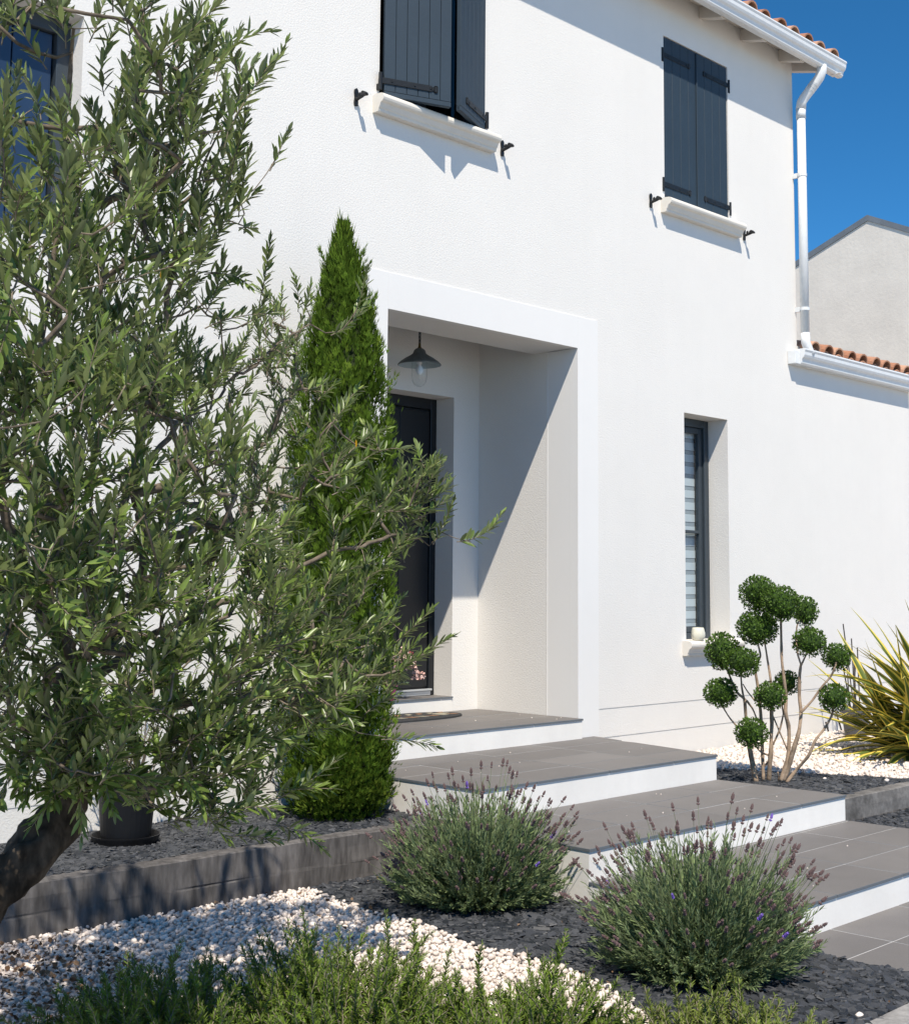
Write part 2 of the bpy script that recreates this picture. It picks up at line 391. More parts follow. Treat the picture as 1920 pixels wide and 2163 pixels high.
    def build(s, name, mats, parent=None, smooth=False, kind=None, label=None):
        me = s.mesh(name, mats, ROOT.get(parent.name, (0,0,0)) if parent else (0,0,0), smooth)
        o = bpy.data.objects.new(name, me); COL.objects.link(o)
        if parent: o.parent = parent; ROOT[o.name] = ROOT[parent.name]
        else: ROOT[o.name] = (0,0,0)
        if kind: o['kind'] = kind
        if label: o['label'] = label
        return o
ROOT = {}
def thing(name, loc, label, cat, group=None):
    o = bpy.data.objects.new(name, None); COL.objects.link(o); o.location = [float(q) for q in loc]; o.empty_display_size = .1
    o['label'] = label; o['category'] = cat
    if group: o['group'] = group
    ROOT[o.name] = tuple(float(q) for q in loc); return o
def tag(o, label, cat, group=None):
    o['label'] = label; o['category'] = cat
    if group: o['group'] = group
    return o
def place(name, me, parent, loc, rot=None, label=None):
    """an alike piece: shared mesh, own object; loc in the place's coordinates"""
    o = bpy.data.objects.new(name, me); COL.objects.link(o); o.parent = parent
    r = ROOT[parent.name]; M = (rot.to_4x4() if rot is not None else Matrix.Identity(4))
    M.translation = Vector([float(loc[i]-r[i]) for i in range(3)])
    o.matrix_local = M
    if label: o['label'] = label
    return o
def frames(D, up=None, roll=None):
    """rotation matrices (N,3,3) whose local Y runs along D and whose local Z faces up (rolled)"""
    D = np.asarray(D, float); D = D/np.linalg.norm(D, axis=1)[:,None]
    up = np.tile((0,0,1.0), (len(D),1)) if up is None else np.asarray(up, float)
    X = np.cross(D, up); l = np.linalg.norm(X, axis=1); bad = l < 1e-3
    X[bad] = np.cross(D[bad], (1.0,.2,0)); X /= np.linalg.norm(X, axis=1)[:,None]
    Z = np.cross(X, D)
    if roll is not None:
        c, s = np.cos(roll)[:,None], np.sin(roll)[:,None]; X, Z = c*X+s*Z, -s*X+c*Z
    return np.stack([X, D, Z], -1)
def unit(v): v = np.asarray(v, float); return v/np.linalg.norm(v)
def ico(sub=1):
    import bmesh
    b = bmesh.new(); bmesh.ops.create_icosphere(b, subdivisions=sub, radius=1)
    b.verts.ensure_lookup_table(); v = np.array([q.co[:] for q in b.verts]); f = [tuple(x.index for x in q.verts) for q in b.faces]; b.free(); return v, f
def inpoly(P, poly):
    x, y = P[:,0], P[:,1]; r = np.zeros(len(P), bool); n = len(poly)
    for i in range(n):
        x0,y0 = poly[i]; x1,y1 = poly[(i+1)%n]
        c = ((y0>y)!=(y1>y)); r ^= c & (x < (x1-x0)*(y-y0)/(y1-y0+1e-12)+x0)
    return r
def clip(poly, x0, x1, y0, y1):
    for ax, lim, sg in ((0,x0,1),(0,x1,-1),(1,y0,1),(1,y1,-1)):
        out = []
        for i in range(len(poly)):
            a, b = poly[i], poly[(i+1)%len(poly)]
            da, db = (a[ax]-lim)*sg, (b[ax]-lim)*sg
            if da >= 0: out.append(a)
            if da*db < 0:
                t = da/(da-db); out.append((a[0]+(b[0]-a[0])*t, a[1]+(b[1]-a[1])*t))
        poly = out
        if len(poly) < 3: return []
    return poly

# ================================================================== GROUND (setting)
g = MB(); g.poly([(-40,-60),(70,-60),(70,60),(-40,60)], -.95, -.62); g.build('ground', M_ground, kind='structure')
m = MB(); m.poly([(-1.5,-3.5),(3.3,-3.5),(3.75,-2.6),(3.84,-1.6),(3.88,-.86),(-1.5,-.86)], -.6, -.519); m.build('white_bedding', M_lightsoil, kind='structure')
# planted beds: dark soil under the slate, pale bedding under the white gravel
b = MB(); b.poly([(-1,-.56),(4.74,-.86),(4.74,-.002),(-1,-.002)], -.7, -.315); b.build('raised_bed', M_soil, kind='structure')
b = MB(); b.poly([(6.785,-1.80),(8.4,-1.80),(8.4,-.002),(7.06,-.002),(6.785,-1.1)], -.7, -.335); b.build('side_bed', M_soil, kind='structure')
b = MB(); b.poly([(7.2,-1.80),(12.5,-1.80),(12.5,-.002),(7.2,-.002)], -.69, -.345); b.build('gravel_bed', M_lightsoil, kind='structure')
b = MB(); b.poly([(-1.5,-3.56),(4.56,-3.56),(4.56,-.98),(-1.5,-.90)], -.7, -.525); b.build('front_bed', M_soil, kind='structure')
b = MB(); b.poly([(6.785,-4.6),(12.5,-4.6),(12.5,-1.98),(6.785,-1.98)], -.7, -.475); b.build('lower_bed', M_soil, kind='structure')

# ================================================================== HOUSE
house = thing('house', (6.0, 0, 0), 'white rendered two storey house with dark grey shutters and recessed porch', 'house')
X0, X1, XW = 1.2, 9.68, 11.66
holes = [(5.122,6.841,-.36,2.46),(8.069,8.639,.47,2.142),(5.034,5.91,3.70,4.966),(7.85,8.70,3.70,4.966),(1.95,3.13,2.47,3.58)]
gro = [(-.153,-.145),(.037,.045)]
def facade(mb):
    def panel(xa, xb, za, zb):
        xs = sorted({xa,xb,*[h[i] for h in holes for i in (0,1) if xa<h[i]<xb], *[q for q in (4.945,7.056) if xa<q<xb]})
        zs = sorted({za,zb,*[h[i] for h in holes for i in (2,3) if za<h[i]<zb], *[q for gg in gro for q in gg if za<q<zb]})
        for i in range(len(xs)-1):
            for j in range(len(zs)-1):
                cx, cz = (xs[i]+xs[i+1])/2, (zs[j]+zs[j+1])/2
                if any(h[0]<cx<h[1] and h[2]<cz<h[3] for h in holes): continue
                y = 0
                if any(q[0]<cz<q[1] for q in gro) and not 4.945<cx<7.056:
                    y = .005
                    for zz, up in ((zs[j],1),(zs[j+1],-1)):
                        q = [(xs[i],0,zz),(xs[i+1],0,zz),(xs[i+1],y,zz),(xs[i],y,zz)]
                        mb.quad(*(q if up>0 else q[::-1]))
                mb.quad((xs[i],y,zs[j]),(xs[i+1],y,zs[j]),(xs[i+1],y,zs[j+1]),(xs[i],y,zs[j+1]))
    panel(X0, X1, -.75, 5.42); panel(X1, XW, -.75, 2.86)
    for hi, (xa,xb,za,zb) in enumerate(holes):
        if hi == 0: continue
        d = (0,.2,.16,.16,.2)[hi]
        mb.quad((xa,0,za),(xa,0,zb),(xa,d,zb),(xa,d,za)); mb.quad((xb,0,za),(xb,d,za),(xb,d,zb),(xb,0,zb))
        mb.quad((xa,0,zb),(xb,0,zb),(xb,d,zb),(xa,d,zb)); mb.quad((xa,0,za),(xa,d,za),(xb,d,za),(xb,0,za))
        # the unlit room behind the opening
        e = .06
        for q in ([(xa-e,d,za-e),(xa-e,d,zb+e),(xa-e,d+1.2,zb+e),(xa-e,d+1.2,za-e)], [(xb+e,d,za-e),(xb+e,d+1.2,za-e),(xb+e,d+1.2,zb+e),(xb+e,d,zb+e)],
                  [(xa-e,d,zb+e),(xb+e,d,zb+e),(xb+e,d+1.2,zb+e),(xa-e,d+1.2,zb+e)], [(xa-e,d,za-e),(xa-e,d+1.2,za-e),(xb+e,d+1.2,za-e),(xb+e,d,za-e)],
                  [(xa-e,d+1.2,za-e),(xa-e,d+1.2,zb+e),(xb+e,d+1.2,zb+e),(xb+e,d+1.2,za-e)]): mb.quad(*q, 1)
    # porch recess: lintel underside, higher ceiling behind it, side walls, back wall with the door opening
    L_, Rr, D = 5.122, 6.841, .913
    mb.quad((L_,0,2.46),(Rr,0,2.46),(Rr,.39,2.46),(L_,.39,2.46))
    mb.quad((L_,.39,2.46),(Rr,.39,2.46),(Rr,.39,2.80),(L_,.39,2.80))
    mb.quad((L_,.39,2.80),(Rr,.39,2.80),(Rr,D,2.80),(L_,D,2.80))
    mb.quad((Rr,.26,-.4),(Rr,D,-.4),(Rr,D,2.80),(Rr,.26,2.80)); mb.quad((L_,D,-.4),(L_,.26,-.4),(L_,.26,2.80),(L_,D,2.80))
    mb.quad((L_,D,-.4),(L_,D,2.80),(5.60,D,2.80),(5.60,D,-.4)); mb.quad((6.587,D,-.4),(6.587,D,2.80),(Rr,D,2.80),(Rr,D,-.4))
    mb.quad((5.60,D,2.178),(5.60,D,2.80),(6.587,D,2.80),(6.587,D,2.178))
    mb.quad((6.587,D,-.4),(6.587,1.2,-.4),(6.587,1.2,2.178),(6.587,D,2.178)); mb.quad((5.60,1.2,-.4),(5.60,D,-.4),(5.60,D,2.178),(5.60,1.2,2.178))
    mb.quad((5.60,D,2.178),(6.587,D,2.178),(6.587,1.2,2.178),(5.60,1.2,2.178))
    # side and back of the house
    mb.quad((X1,0,-.75),(X1,7,-.75),(X1,7,5.42),(X1,0,5.42)); mb.quad((XW,0,-.75),(XW,5,-.75),(XW,5,2.86),(XW,0,2.86))
    mb.quad((X0,7,-.75),(X0,0,-.75),(X0,0,5.42),(X0,7,5.42)); mb.quad((X0,7,-.75),(X0,7,5.42),(X1,7,5.42),(X1,7,-.75))
    mb.quad((X1,5,-.75),(X1,5,2.86),(XW,5,2.86),(XW,5,-.75))
m = MB(); facade(m); m.build('wall', [M_wall, M_dark], house)
# smooth band round the porch opening, proud of the render, and its returns on the jambs
m = MB(); m.box(4.945,5.122,-.007,.05,-.40,2.671); m.box(6.841,7.056,-.007,.05,-.40,2.671); m.box(5.1225,6.8405,-.007,.05,2.456,2.671)
m.box(6.841,6.86,.0505,.26,-.4,2.456); m.box(5.10,5.122,.0505,.26,-.4,2.456)
m.box(6.8385,6.86,.2605,.265,-.4,2.456)
m.build('porch_surround', M_surr, house)

# entrance door
dr = MB(); dr.box(5.66,6.53,1.105,1.15,.135,2.10,0,.004)
door = dr.build('door', M_door, house)
for k in range(3):
    q = MB(); q.box(5.67+k*.2855,5.67+k*.2855+.2825,1.093,1.1048,.16,2.085,0,.004); q.build('door_panel', M_door, door)
q = MB(); q.box(6.531,6.587,1.085,1.15,.10,2.178,0,.004); q.box(5.60,5.659,1.085,1.15,.10,2.178,0,.004); q.box(5.6595,6.5305,1.085,1.15,2.102,2.178,0,.004); q.build('door_frame', M_door, door)
q = MB(); q.box(5.66,6.53,1.06,1.15,.102,.134,0,.004); q.box(5.66,6.53,1.045,1.08,.1345,.148,0,.003); q.build('threshold', M_alu, door)
q = MB(); q.tube([(5.75,1.04,1.15),(5.75,1.02,1.15),(5.86,1.02,1.15)], .009, 8); q.box(5.735,5.765,1.04,1.0925,1.05,1.25,0,.004); q.build('door_handle', M_alu, door)

# narrow ground floor window
xa,xb,za,zb = holes[1]
fr = MB(); Y0 = .175
for (a,b_,c,d) in ((xa,xa+.06,za,zb),(xb-.06,xb,za,zb),(xa+.0605,xb-.0605,zb-.06,zb),(xa+.0605,xb-.0605,za,za+.05)): fr.box(a,b_,Y0,.235,c,d,0,.004)
win = fr.build('window', M_frame, house)
q = MB(); a,b_,c,d = xa+.062,xb-.062,za+.052,zb-.062
for (e,f_,g_,h) in ((a,a+.045,c,d),(b_-.045,b_,c,d),(a+.0455,b_-.0455,d-.045,d),(a+.0455,b_-.0455,c,c+.045),(a+.0455,b_-.0455,1.268,1.292)): q.box(e,f_,.195,.23,g_,h,0,.003)
q.build('sash', M_frame, win)
for e_, f_ in ((c+.046,1.267),(1.293,d-.046)):
    q = MB(); q.quad((a+.046,.211,e_),(b_-.046,.211,e_),(b_-.046,.211,f_),(a+.046,.211,f_)); q.build('pane', M_glass, win)
z = za+.06; k = 0
while z < zb-.09:
    h = .062 if k%2==0 else .030
    q = MB(); q.box(a+.03,b_-.03,.246+.003*(k%2),.249+.003*(k%2),z,z+h-.002); q.build('blind_slat', M_blind2 if k%2 else M_blind, win); z += h; k += 1

def sill(name, x0, x1, zt, deep=.098):
    p = [(0.0,-.002),(0,-.105),(-.048,-.105),(-.052,-.096),(-.052,-.088),(-.060,-.080),(-.066,-.066),(-.072,-.055),(-.086,-.050),(-.094,-.042),(-.098,-.030),(-.096,-.016),(-.088,-.006),(-.074,-.001),(-.02,.004)]
    m = MB(); m.prism([(y*deep/.098, zt+z) for y, z in p], x0, x1); return m.build(name, M_sill, house, smooth=False)
sill('window_sill', 4.985, 5.985, 3.702); sill('window_sill', 7.80, 8.80, 3.702); sill('window_sill', 8.02, 8.72, .472, .085)
q = MB(); q.box(8.07,8.638,-.019,.174,.44,.474,0,.003); q.build('sill_board', M_sill, house)
q = MB(); q.box(5.035,5.909,-.019,.16,3.67,3.704,0,.003); q.build('sill_board', M_sill, house)

# upper windows behind the shutters
for (xa,xb,za,zb) in holes[2:4]:
    q = MB()
    for (e,f_,g_,h) in ((xa,xa+.06,za,zb),(xb-.06,xb,za,zb),(xa+.0605,xb-.0605,zb-.06,zb),(xa+.0605,xb-.0605,za,za+.06),((xa+xb)/2-.04,(xa+xb)/2+.04,za+.0605,zb-.0605)): q.box(e,f_,.10,.155,g_,h,0,.004)
    wi = q.build('window', M_frame, house)
    for e_, f_ in ((xa+.062,(xa+xb)/2-.042),((xa+xb)/2+.042,xb-.062)):
        q = MB(); q.quad((e_,.128,za+.062),(f_,.128,za+.062),(f_,.128,zb-.062),(e_,.128,zb-.062)); q.build('pane', M_glass, wi)
# left stair window: deep blue panels seen between the olive leaves
xa,xb,za,zb = holes[4]
q = MB()
for (e,f_,g_,h) in ((xa,xa+.07,za,zb),(xb-.07,xb,za,zb),(xa+.0705,xb-.0705,zb-.07,zb),(xa+.0705,xb-.0705,za,za+.07)): q.box(e,f_,.12,.195,g_,h,0,.004)
wi = q.build('window', M_frame, house)
for k in range(5):
    q = MB(); q.box(xa+.072+k*.207,xa+.072+k*.207+.20,.15,.18,za+.072,zb-.072,0,.004); q.build('panel', M_deepblue, wi)

# shutters: planks, a bottom rail, strap hinges
def shutter(hx, hy, ang, side, width, z0, z1, nplank, straps, label=None):
    """hinged at (hx,hy); side +1: leaf runs to +X when shut; ang opens it outwards"""
    a = ang if side > 0 else -ang
    Rm = Matrix.Rotation(-a, 4, 'Z'); Mx = Matrix.Translation((hx,hy,0)) @ Rm @ Matrix.Scale(1,4)
    def bx(mb, x0, x1, y0, y1, za, zb, c=.003):
        x0, x1 = (x0, x1) if side > 0 else (-x1, -x0)
        mb.box(x0, x1, y0, y1, za, zb, 0, c, Mx)
    core = MB(); bx(core, .008, width-.004, .008, .024, z0+.006, z1-.004, .002); bx(core, .006, width-.004, -.002, .03, z0, z0+.03)
    sh = core.build('shutter', M_shut, house, label=label)
    pw = (width-.008)/nplank
    for k in range(nplank):
        p = MB(); bx(p, .006+k*pw, .006+(k+1)*pw-.0026, 0, .03, z0+.0315, z1, .0022); p.build('plank', M_shut, sh)
    for zz in straps:
        p = MB(); bx(p, -.012, width*.70, -.0065, -.0008, zz-.018, zz+.018, .001)
        bx(p, width*.70+.001, width*.73, -.0065, -.0008, zz-.012, zz+.012, .001); bx(p, width*.73+.001, width*.79, -.0065, -.0008, zz-.021, zz+.021, .006)
        for t in (.12,.45,.68): bx(p, width*t-.006, width*t+.006, -.010, -.0066, zz-.006, zz+.006, .002)
        p.build('strap_hinge', M_iron, sh)
        p = MB(); pv = Mx @ Vector((-.02*side, -.004, 0)); p.tube([(pv.x,pv.y,zz-.06),(pv.x,pv.y,zz+.045)], .0115, 10); p.box(pv.x-.008,pv.x+.008,pv.y,.02,zz-.058,zz-.02,0,.002)
        p.build('hinge_pin', M_iron, sh)
ZB = 3.708
shutter(5.040,-.030, R_(21), 1, .438, ZB, 4.96, 6, (3.80,4.82), 'left hand shutter leaf standing ajar')
shutter(5.905,-.030, R_(23), -1, .424, ZB, 4.96, 6, (3.80,4.82), 'right hand shutter leaf standing ajar')
shutter(7.855,.004, 0, 1, .4215, ZB, 4.96, 4, (3.825,4.82)); shutter(8.695,.004, 0, -1, .4165, ZB, 4.96, 4, (3.825,4.82))
q = MB(); q.box(8.268,8.284,-.006,.003,ZB+.03,4.955,0,.002); q.build('shutter_batten', M_shut, house)

# shutter stops screwed to the wall
def stop_mesh():
    m = MB()
    prof = [(-.011,-.05),(.011,-.05),(.013,-.03),(.009,0),(.013,.03),(.011,.045),(0,.055),(-.011,.045),(-.013,.03),(-.009,0),(-.013,-.03)]
    n = len(prof); V = [(x,0.002,z) for x,z in prof]+[(x,-.012,z) for x,z in prof]
    F = [(i,(i+1)%n,(i+1)%n+n,i+n) for i in range(n)]+[tuple(range(n,2*n))]
    m.add(V, F)
    m.tube([(0,-.01,-.012),(0,-.03,-.010),(0,-.06,-.006),(0,-.085,.0)], [.012,.010,.009,.008], 8)
    m.tube([(0,-.034,-.008),(0,-.036,.012),(0,-.038,.022)], [.009,.010,.004], 8)
    # heart shaped tip
    hp = [(-.055,-.004),(-.06,.012),(-.070,.020),(-.082,.018),(-.094,.008),(-.100,-.002),(-.094,-.008),(-.075,-.006)]
    V = [(-.013,y,z) for y,z in hp]+[(.013,y,z) for y,z in hp]; n = len(hp)
    m.add(V, [(i,(i+1)%n,(i+1)%n+n,i+n) for i in range(n)]+[tuple(range(n))[::-1], tuple(range(n,2*n))])
    return m.mesh('shutter_stop', M_iron)
sm = stop_mesh()
for x, z in ((4.853,3.652),(6.088,3.655),(7.672,3.656),(8.902,3.652)): place('shutter_stop', sm, house, (x,0,z))

# eaves: rafters, soffit boards, gutter, tiles
SL = .27
def zr(y, base): return base+SL*y            # slope rising into the house
for k, x in enumerate([9.80]+[9.50-i*.578 for i in range(13)]):
    q = MB(); pr = [(.30, zr(.3,5.25)),(-.205,zr(-.205,5.25)),(-.205,zr(-.205,5.345)),(.30,zr(.3,5.345))]
    if k: pr[0] = (-.001, zr(0,5.25)); pr[3] = (-.001, zr(0,5.345))
    q.prism(pr, x-.03, x+.03); q.build('rafter', M_wood_w, house)
q = MB(); q.prism([(-.205,zr(-.205,5.347)),(6.0,zr(6.0,5.347)),(6.0,zr(6.0,5.365)),(-.205,zr(-.205,5.365))], X0-.3, 10.0)
soff = q.build('soffit', M_wood_w, house)
q = MB(); q.box(X0-.3,10.0,-.225,-.2055,5.205,5.315,0,.002); q.build('fascia', M_pvc, house)
GP = [(-.226,5.202),(-.262,5.200),(-.276,5.212),(-.279,5.232),(-.284,5.246),(-.298,5.258),(-.306,5.276),(-.308,5.300),(-.316,5.316),(-.314,5.328),(-.304,5.330),(-.300,5.318),(-.296,5.275),(-.276,5.252),(-.268,5.235),(-.262,5.215),(-.236,5.214),(-.232,5.316),(-.226,5.316)]
def gutter(prof, x0, x1, caps):
    m = MB(); m.prism(prof, x0, x1)
    out = prof[:11]+[(prof[-1][0], prof[10][1]-.004)]
    for x in caps: m.prism(out, x-.002, x+.002)
    return m.build('gutter', M_pvc, house)
gt = gutter(GP, X0-.3, 10.045, (10.047,))
m = MB(); m.box(9.93,9.965,-.3125,-.226,5.198,5.2035); m.prism([(y-(.0035 if y<-.27 else 0),z-.003) for y,z in GP[:11]]+[(-.29,5.30),(-.226,5.216)], 7.6, 7.72); m.build('gutter_joint', M_pvc, gt)
# lower wing
GW = [(y+.186, z-2.512) for y, z in GP]
gw = gutter(GW, 9.60, 11.9, (9.598,))
q = MB(); q.box(9.53,9.597,-.075,-.001,2.689,2.80,0,.003); q.box(9.598,11.9,-.0395,-.001,2.688,2.80); q.build('wing_fascia', M_pvc, house)

# roofs: corrugated channel deck and rows of half round cover tiles, each a piece
def cover_tile(L=.40, r0=.078, r1=.062):
    m = MB(); n = 8; a = np.linspace(0, math.pi, n+1)
    O = [np.c_[r0*np.cos(a), np.zeros(n+1), r0*np.sin(a)*.95], np.c_[r1*np.cos(a), np.full(n+1,L), r1*np.sin(a)*.95]]
    I = [np.c_[(r0-.013)*np.cos(a), np.zeros(n+1), (r0-.013)*np.sin(a)*.95], np.c_[(r1-.012)*np.cos(a), np.full(n+1,L), (r1-.012)*np.sin(a)*.95]]
    V = np.concatenate([O[0],O[1],I[0],I[1]]); k = n+1
    F = []
    for i in range(n):
        F += [(i,i+1,k+i+1,k+i)[::-1], (2*k+i,2*k+i+1,3*k+i+1,3*k+i), (i,i+1,2*k+i+1,2*k+i)]
    return m, V, F
def tmesh(t):
    m, V, F = cover_tile(); m.add(V, F, 0, t); return m.mesh('tile', M_terra, smooth=False)
TM = [tmesh(t) for t in (0.05,.35,.65,.95)]
def roof(x0, x1, xs, y0, base, rows, depth, ridge):
    m = MB(); m.acr = None
    # channel tiles below the covers: shallow troughs
    n = int((x1-x0)/.0266); X = np.linspace(x0, x1, n)
    ph = (X-xs[0])/.212*2*math.pi
    z0 = base-.010+.022*np.cos(ph)
    V = np.concatenate([np.c_[X, np.full(n,y0+.012), z0], np.c_[X, np.full(n,depth), z0+SL*(depth-y0)], np.c_[X, np.full(n,y0+.012), z0-.014], np.c_[X, np.full(n,depth), z0-.014+SL*(depth-y0)]])
    i = np.arange(n-1)
    F = np.concatenate([np.stack([i,i+1,n+i+1,n+i],-1), np.stack([2*n+i+1,2*n+i,3*n+i,3*n+i+1],-1), np.stack([2*n+i,2*n+i+1,i+1,i],-1)])
    m.add(V, F, 0, .4)
    rf = m.build('roof', M_terra, house, smooth=False)
    Rt = Matrix.Rotation(math.atan(SL)-.03, 4, 'X')
    for r in range(rows):
        for k, x in enumerate(xs):
            yy = y0+r*.33+random.uniform(-.012,.012)
            if yy < 0.35 or r < 3:
                o = place('tile', TM[random.randrange(4)], rf, (x+random.uniform(-.008,.008), yy, base-.012+SL*(yy-y0)+.012*r*0+random.uniform(0,.006)), (Rt @ Matrix.Rotation(random.uniform(-.03,.03),4,'Z')).to_3x3())
    # the covers further up, out of the picture, joined
    c = MB(); _, V, Fq = cover_tile()
    loc = [(x, y0+r*.33, base-.012+SL*(r*.33)) for r in range(rows, ridge) for x in xs]
    if loc:
        c.scatter(V, Fq, np.array(loc), np.tile(np.array(Rt.to_3x3()), (len(loc),1,1))); c.build('upper_tiles', M_terra, rf, kind='stuff')
roof(X0-.3, 10.0, [9.87-.212*i for i in range(41)], -.292, 5.327, 3, 3.6, 11)
roof(9.70, 11.9, [9.80+.2075*i for i in range(11)], -.10, 2.838, 3, 2.6, 8)

# downpipe with swan neck
m = MB(); P = [(9.745,-.245,5.225),(9.745,-.245,5.17),(9.738,-.225,5.12),(9.722,-.17,5.05),(9.700,-.11,4.975),(9.690,-.082,4.93),(9.688,-.075,4.87)]
m.tube(P, .042, 12); m.tube([(9.688,-.075,4.872),(9.688,-.075,4.79)], .041, 12); m.tube([(9.688,-.075,4.80),(9.688,-.075,2.95)], .0365, 12)
m.tube([(9.688,-.075,2.96),(9.692,-.078,2.88),(9.72,-.09,2.81),(9.74,-.095,2.78)], .038, 12)
dp = m.build('downpipe', M_pvc, house, smooth=True)
m = MB()
for i in range(7):
    t = .28+.07*i; p0 = np.array(P[2]); p1 = np.array(P[4]); c = p0+(p1-p0)*t; d = unit(p1-p0)
    m.tube([c-d*.004, c+d*.004], .0445 if i%2 else .0430, 12)
for i in range(3): m.tube([(9.689,-.077,4.905-i*.014),(9.689,-.077,4.899-i*.014)], .040, 12)
m.build('pipe_crimp', M_pvc, dp)
for z in (4.30,3.16):
    m = MB(); m.tube([(9.688,-.075,z-.012),(9.688,-.075,z+.012)], .0405, 12); m.box(9.66,9.679,-.045,-.001,z-.02,z+.02); m.build('pipe_bracket', M_pvc, dp)

# ================================================================== NEIGHBOUR
nb = thing('neighbour_house', (18, 2, -.6), 'beige gable wall of the neighbouring house with zinc coping', 'house')
pk, plf, prt = wy(1833,463,0), None, None
def onX(px, py, X):
    d = ray(px, py); return CAM+d*(X-CAM[0])/d[0]
XN = 18.0
pk = onX(1833,466,XN); pl = onX(1690,558,XN); pr_ = onX(1990,512,XN)
sl_ = (pk[2]-pl[2])/(pl[1]-pk[1])
prof = [(pl[1]+3,pl[2]-3*sl_),(pk[1],pk[2]),(pk[1]-5,pk[2]-5*(pk[2]-pr_[2])/(pk[1]-pr_[1])),(pk[1]-5,-.6),(pl[1]+3,-.6)]
m = MB(); m.prism(prof, XN, XN+9); m.build('wall', M_neigh, nb)
m = MB()
for a, b_ in ((prof[0],prof[1]),(prof[1],prof[2])):
    t = .09; m.prism([(a[0],a[1]+.002),(b_[0],b_[1]+.002),(b_[0],b_[1]+t),(a[0],a[1]+t)], XN-.018, XN+9.1)
m.build('roof_coping', M_zinc, nb)

# ================================================================== STEPS
steps = thing('entrance_steps', (5.8, -1.4, -.54), 'broad entrance steps of grey tiles with white risers up to the porch', 'steps')
def step(parent, poly, z, zlow, x_off, y_front, rows, riser_to=None):
    m = MB(); m.poly(poly, zlow, z-.0125); sb = m.build('step', M_riser, parent)
    x0 = min(p[0] for p in poly); x1 = max(p[0] for p in poly); y0 = min(p[1] for p in poly); y1 = max(p[1] for p in poly)
    gm = MB(); ce = np.array(poly).mean(0); gm.poly([tuple(np.array(p)+(ce-np.array(p))*.012) for p in poly], z-.0124, z-.0010); gm.build('grout', M_grout, sb)
    grow = [(px+(.004 if px>ce[0] else -.004), py+(-.007 if py<ce[1] else 0)) for px,py in poly]
    j = .0026
    ny = math.ceil((y1-y0)/.283)+1
    for r in range(ny):
        ya = y_front-.007 if r == 0 else y_front+r*.283
        yb = y_front+(r+1)*.283
        off = x_off
        for k in range(-2, 9):
            xa = off+(k-1)*.588; xb = xa+.588
            c = clip(grow, xa+j, xb-j, ya+(j if r else 0), yb-j)
            if len(c) >= 3 and abs(sum(c[i][0]*c[(i+1)%len(c)][1]-c[(i+1)%len(c)][0]*c[i][1] for i in range(len(c)))) > .004:
                t = MB(); dz = random.uniform(-.0006,.0006); t.poly(c, z-.012, z+dz, 0, 1, .0012); t.build('tile', [M_tile, M_tile_edge], sb)
    return sb
L2 = [(4.74,-1.134),(6.757,-1.134),(7.0,-.009),(4.74,-.009)]
step(steps, [(4.573,-2.822),(6.785,-2.822),(6.785,-1.9555),(4.573,-1.9555)], -.410, -.72, 6.29, -2.822, 3)
step(steps, [(4.573,-1.954),(6.779,-1.954),(6.76,-1.1355),(4.573,-1.1355)], -.273, -.71, 6.316, -1.954, 3)
step(steps, L2, -.128, -.70, 6.33, -1.134, 4)
step(steps, [(5.1275,-.045),(6.8355,-.045),(6.8355,.912),(5.1275,.912)], 0.0, -.33, 6.36, -.045, 4)
step(steps, [(5.6005,.908),(6.5865,.908),(6.5865,1.08),(5.6005,1.08)], .10, -.1, 6.48, .908, 1)
# garden path: setting, tile by tile
m = MB(); PB = [(4.575,-9.0),(8.6,-9.0),(8.6,-2.81),(4.575,-2.81)]
m.poly(PB, -.7, -.5415); path = m.build('path', M_grout, kind='structure')
r = 0
for r in range(22):
    yb = -2.810-r*.2845; ya = yb-.2845
    for k in range(8):
        xa = 4.48+k*.588+(0 if r%2==0 else -.0); c = clip(PB, xa+.0026, xa+.5854, ya+.0026, yb-.0026)
        if len(c) >= 3:
            t = MB(); t.poly(c, -.552, -.5405+random.uniform(-.0006,.0006), 0, 1, .0012); t.build('tile', [M_tile, M_tile_edge], path)

# ================================================================== TIMBER AND CONCRETE EDGINGS
def beam(name, x0, x1, ya, yb, width, z0, z1, material, label, cat, rough=.004, notch=.010, seed=0):
    """a sawn beam running along X, its faces uneven, with a drying crack on the front face"""
    n = int((x1-x0)/.03)
    H = z1-z0
    prof = [(0,0),(0,H*.30),(0,H*.52),('n',H*.55),(0,H*.58),(0,H*.80),(.004,H-.004),(.010,H),(width*.5,H),(width-.010,H),(width,H-.010),(width,0)]
    V = []
    for i in range(n+1):
        x = x0+(x1-x0)*i/n; yy = ya+(yb-ya)*i/n
        nn = max(0, noise.noise(Vector((x*1.7+seed, .3, seed)))*1.6-.12)*notch
        cz = .012*noise.noise(Vector((x*.9, 5.1, seed)))
        for (py, pz) in prof:
            if py == 'n': py = nn
            if .4*H < pz < .7*H: pz += cz
            q = Vector((x*2.2, py*20+seed, pz*25)); q2 = Vector((x*14, py*50, pz*60+seed))
            V.append((x, yy+py+rough*noise.noise(q)+.4*rough*noise.noise(q2), z0+pz+(rough*.8*noise.noise(q+Vector((7,0,0))) if pz > 0 else 0)))
    k = len(prof); i = np.arange(n)[:,None]*k; j = np.arange(k-1)[None]
    F = np.stack([i+j, i+j+1, i+k+j+1, i+k+j], -1).reshape(-1,4)[:, ::-1]
    m = MB(); m.add(V, F); m.f.append((np.array([list(range(k))[::-1]]), 0)); m.f.append((np.array([list(range(n*k,(n+1)*k))]), 0))
    o = m.build(name, material); return tag(o, label, cat)
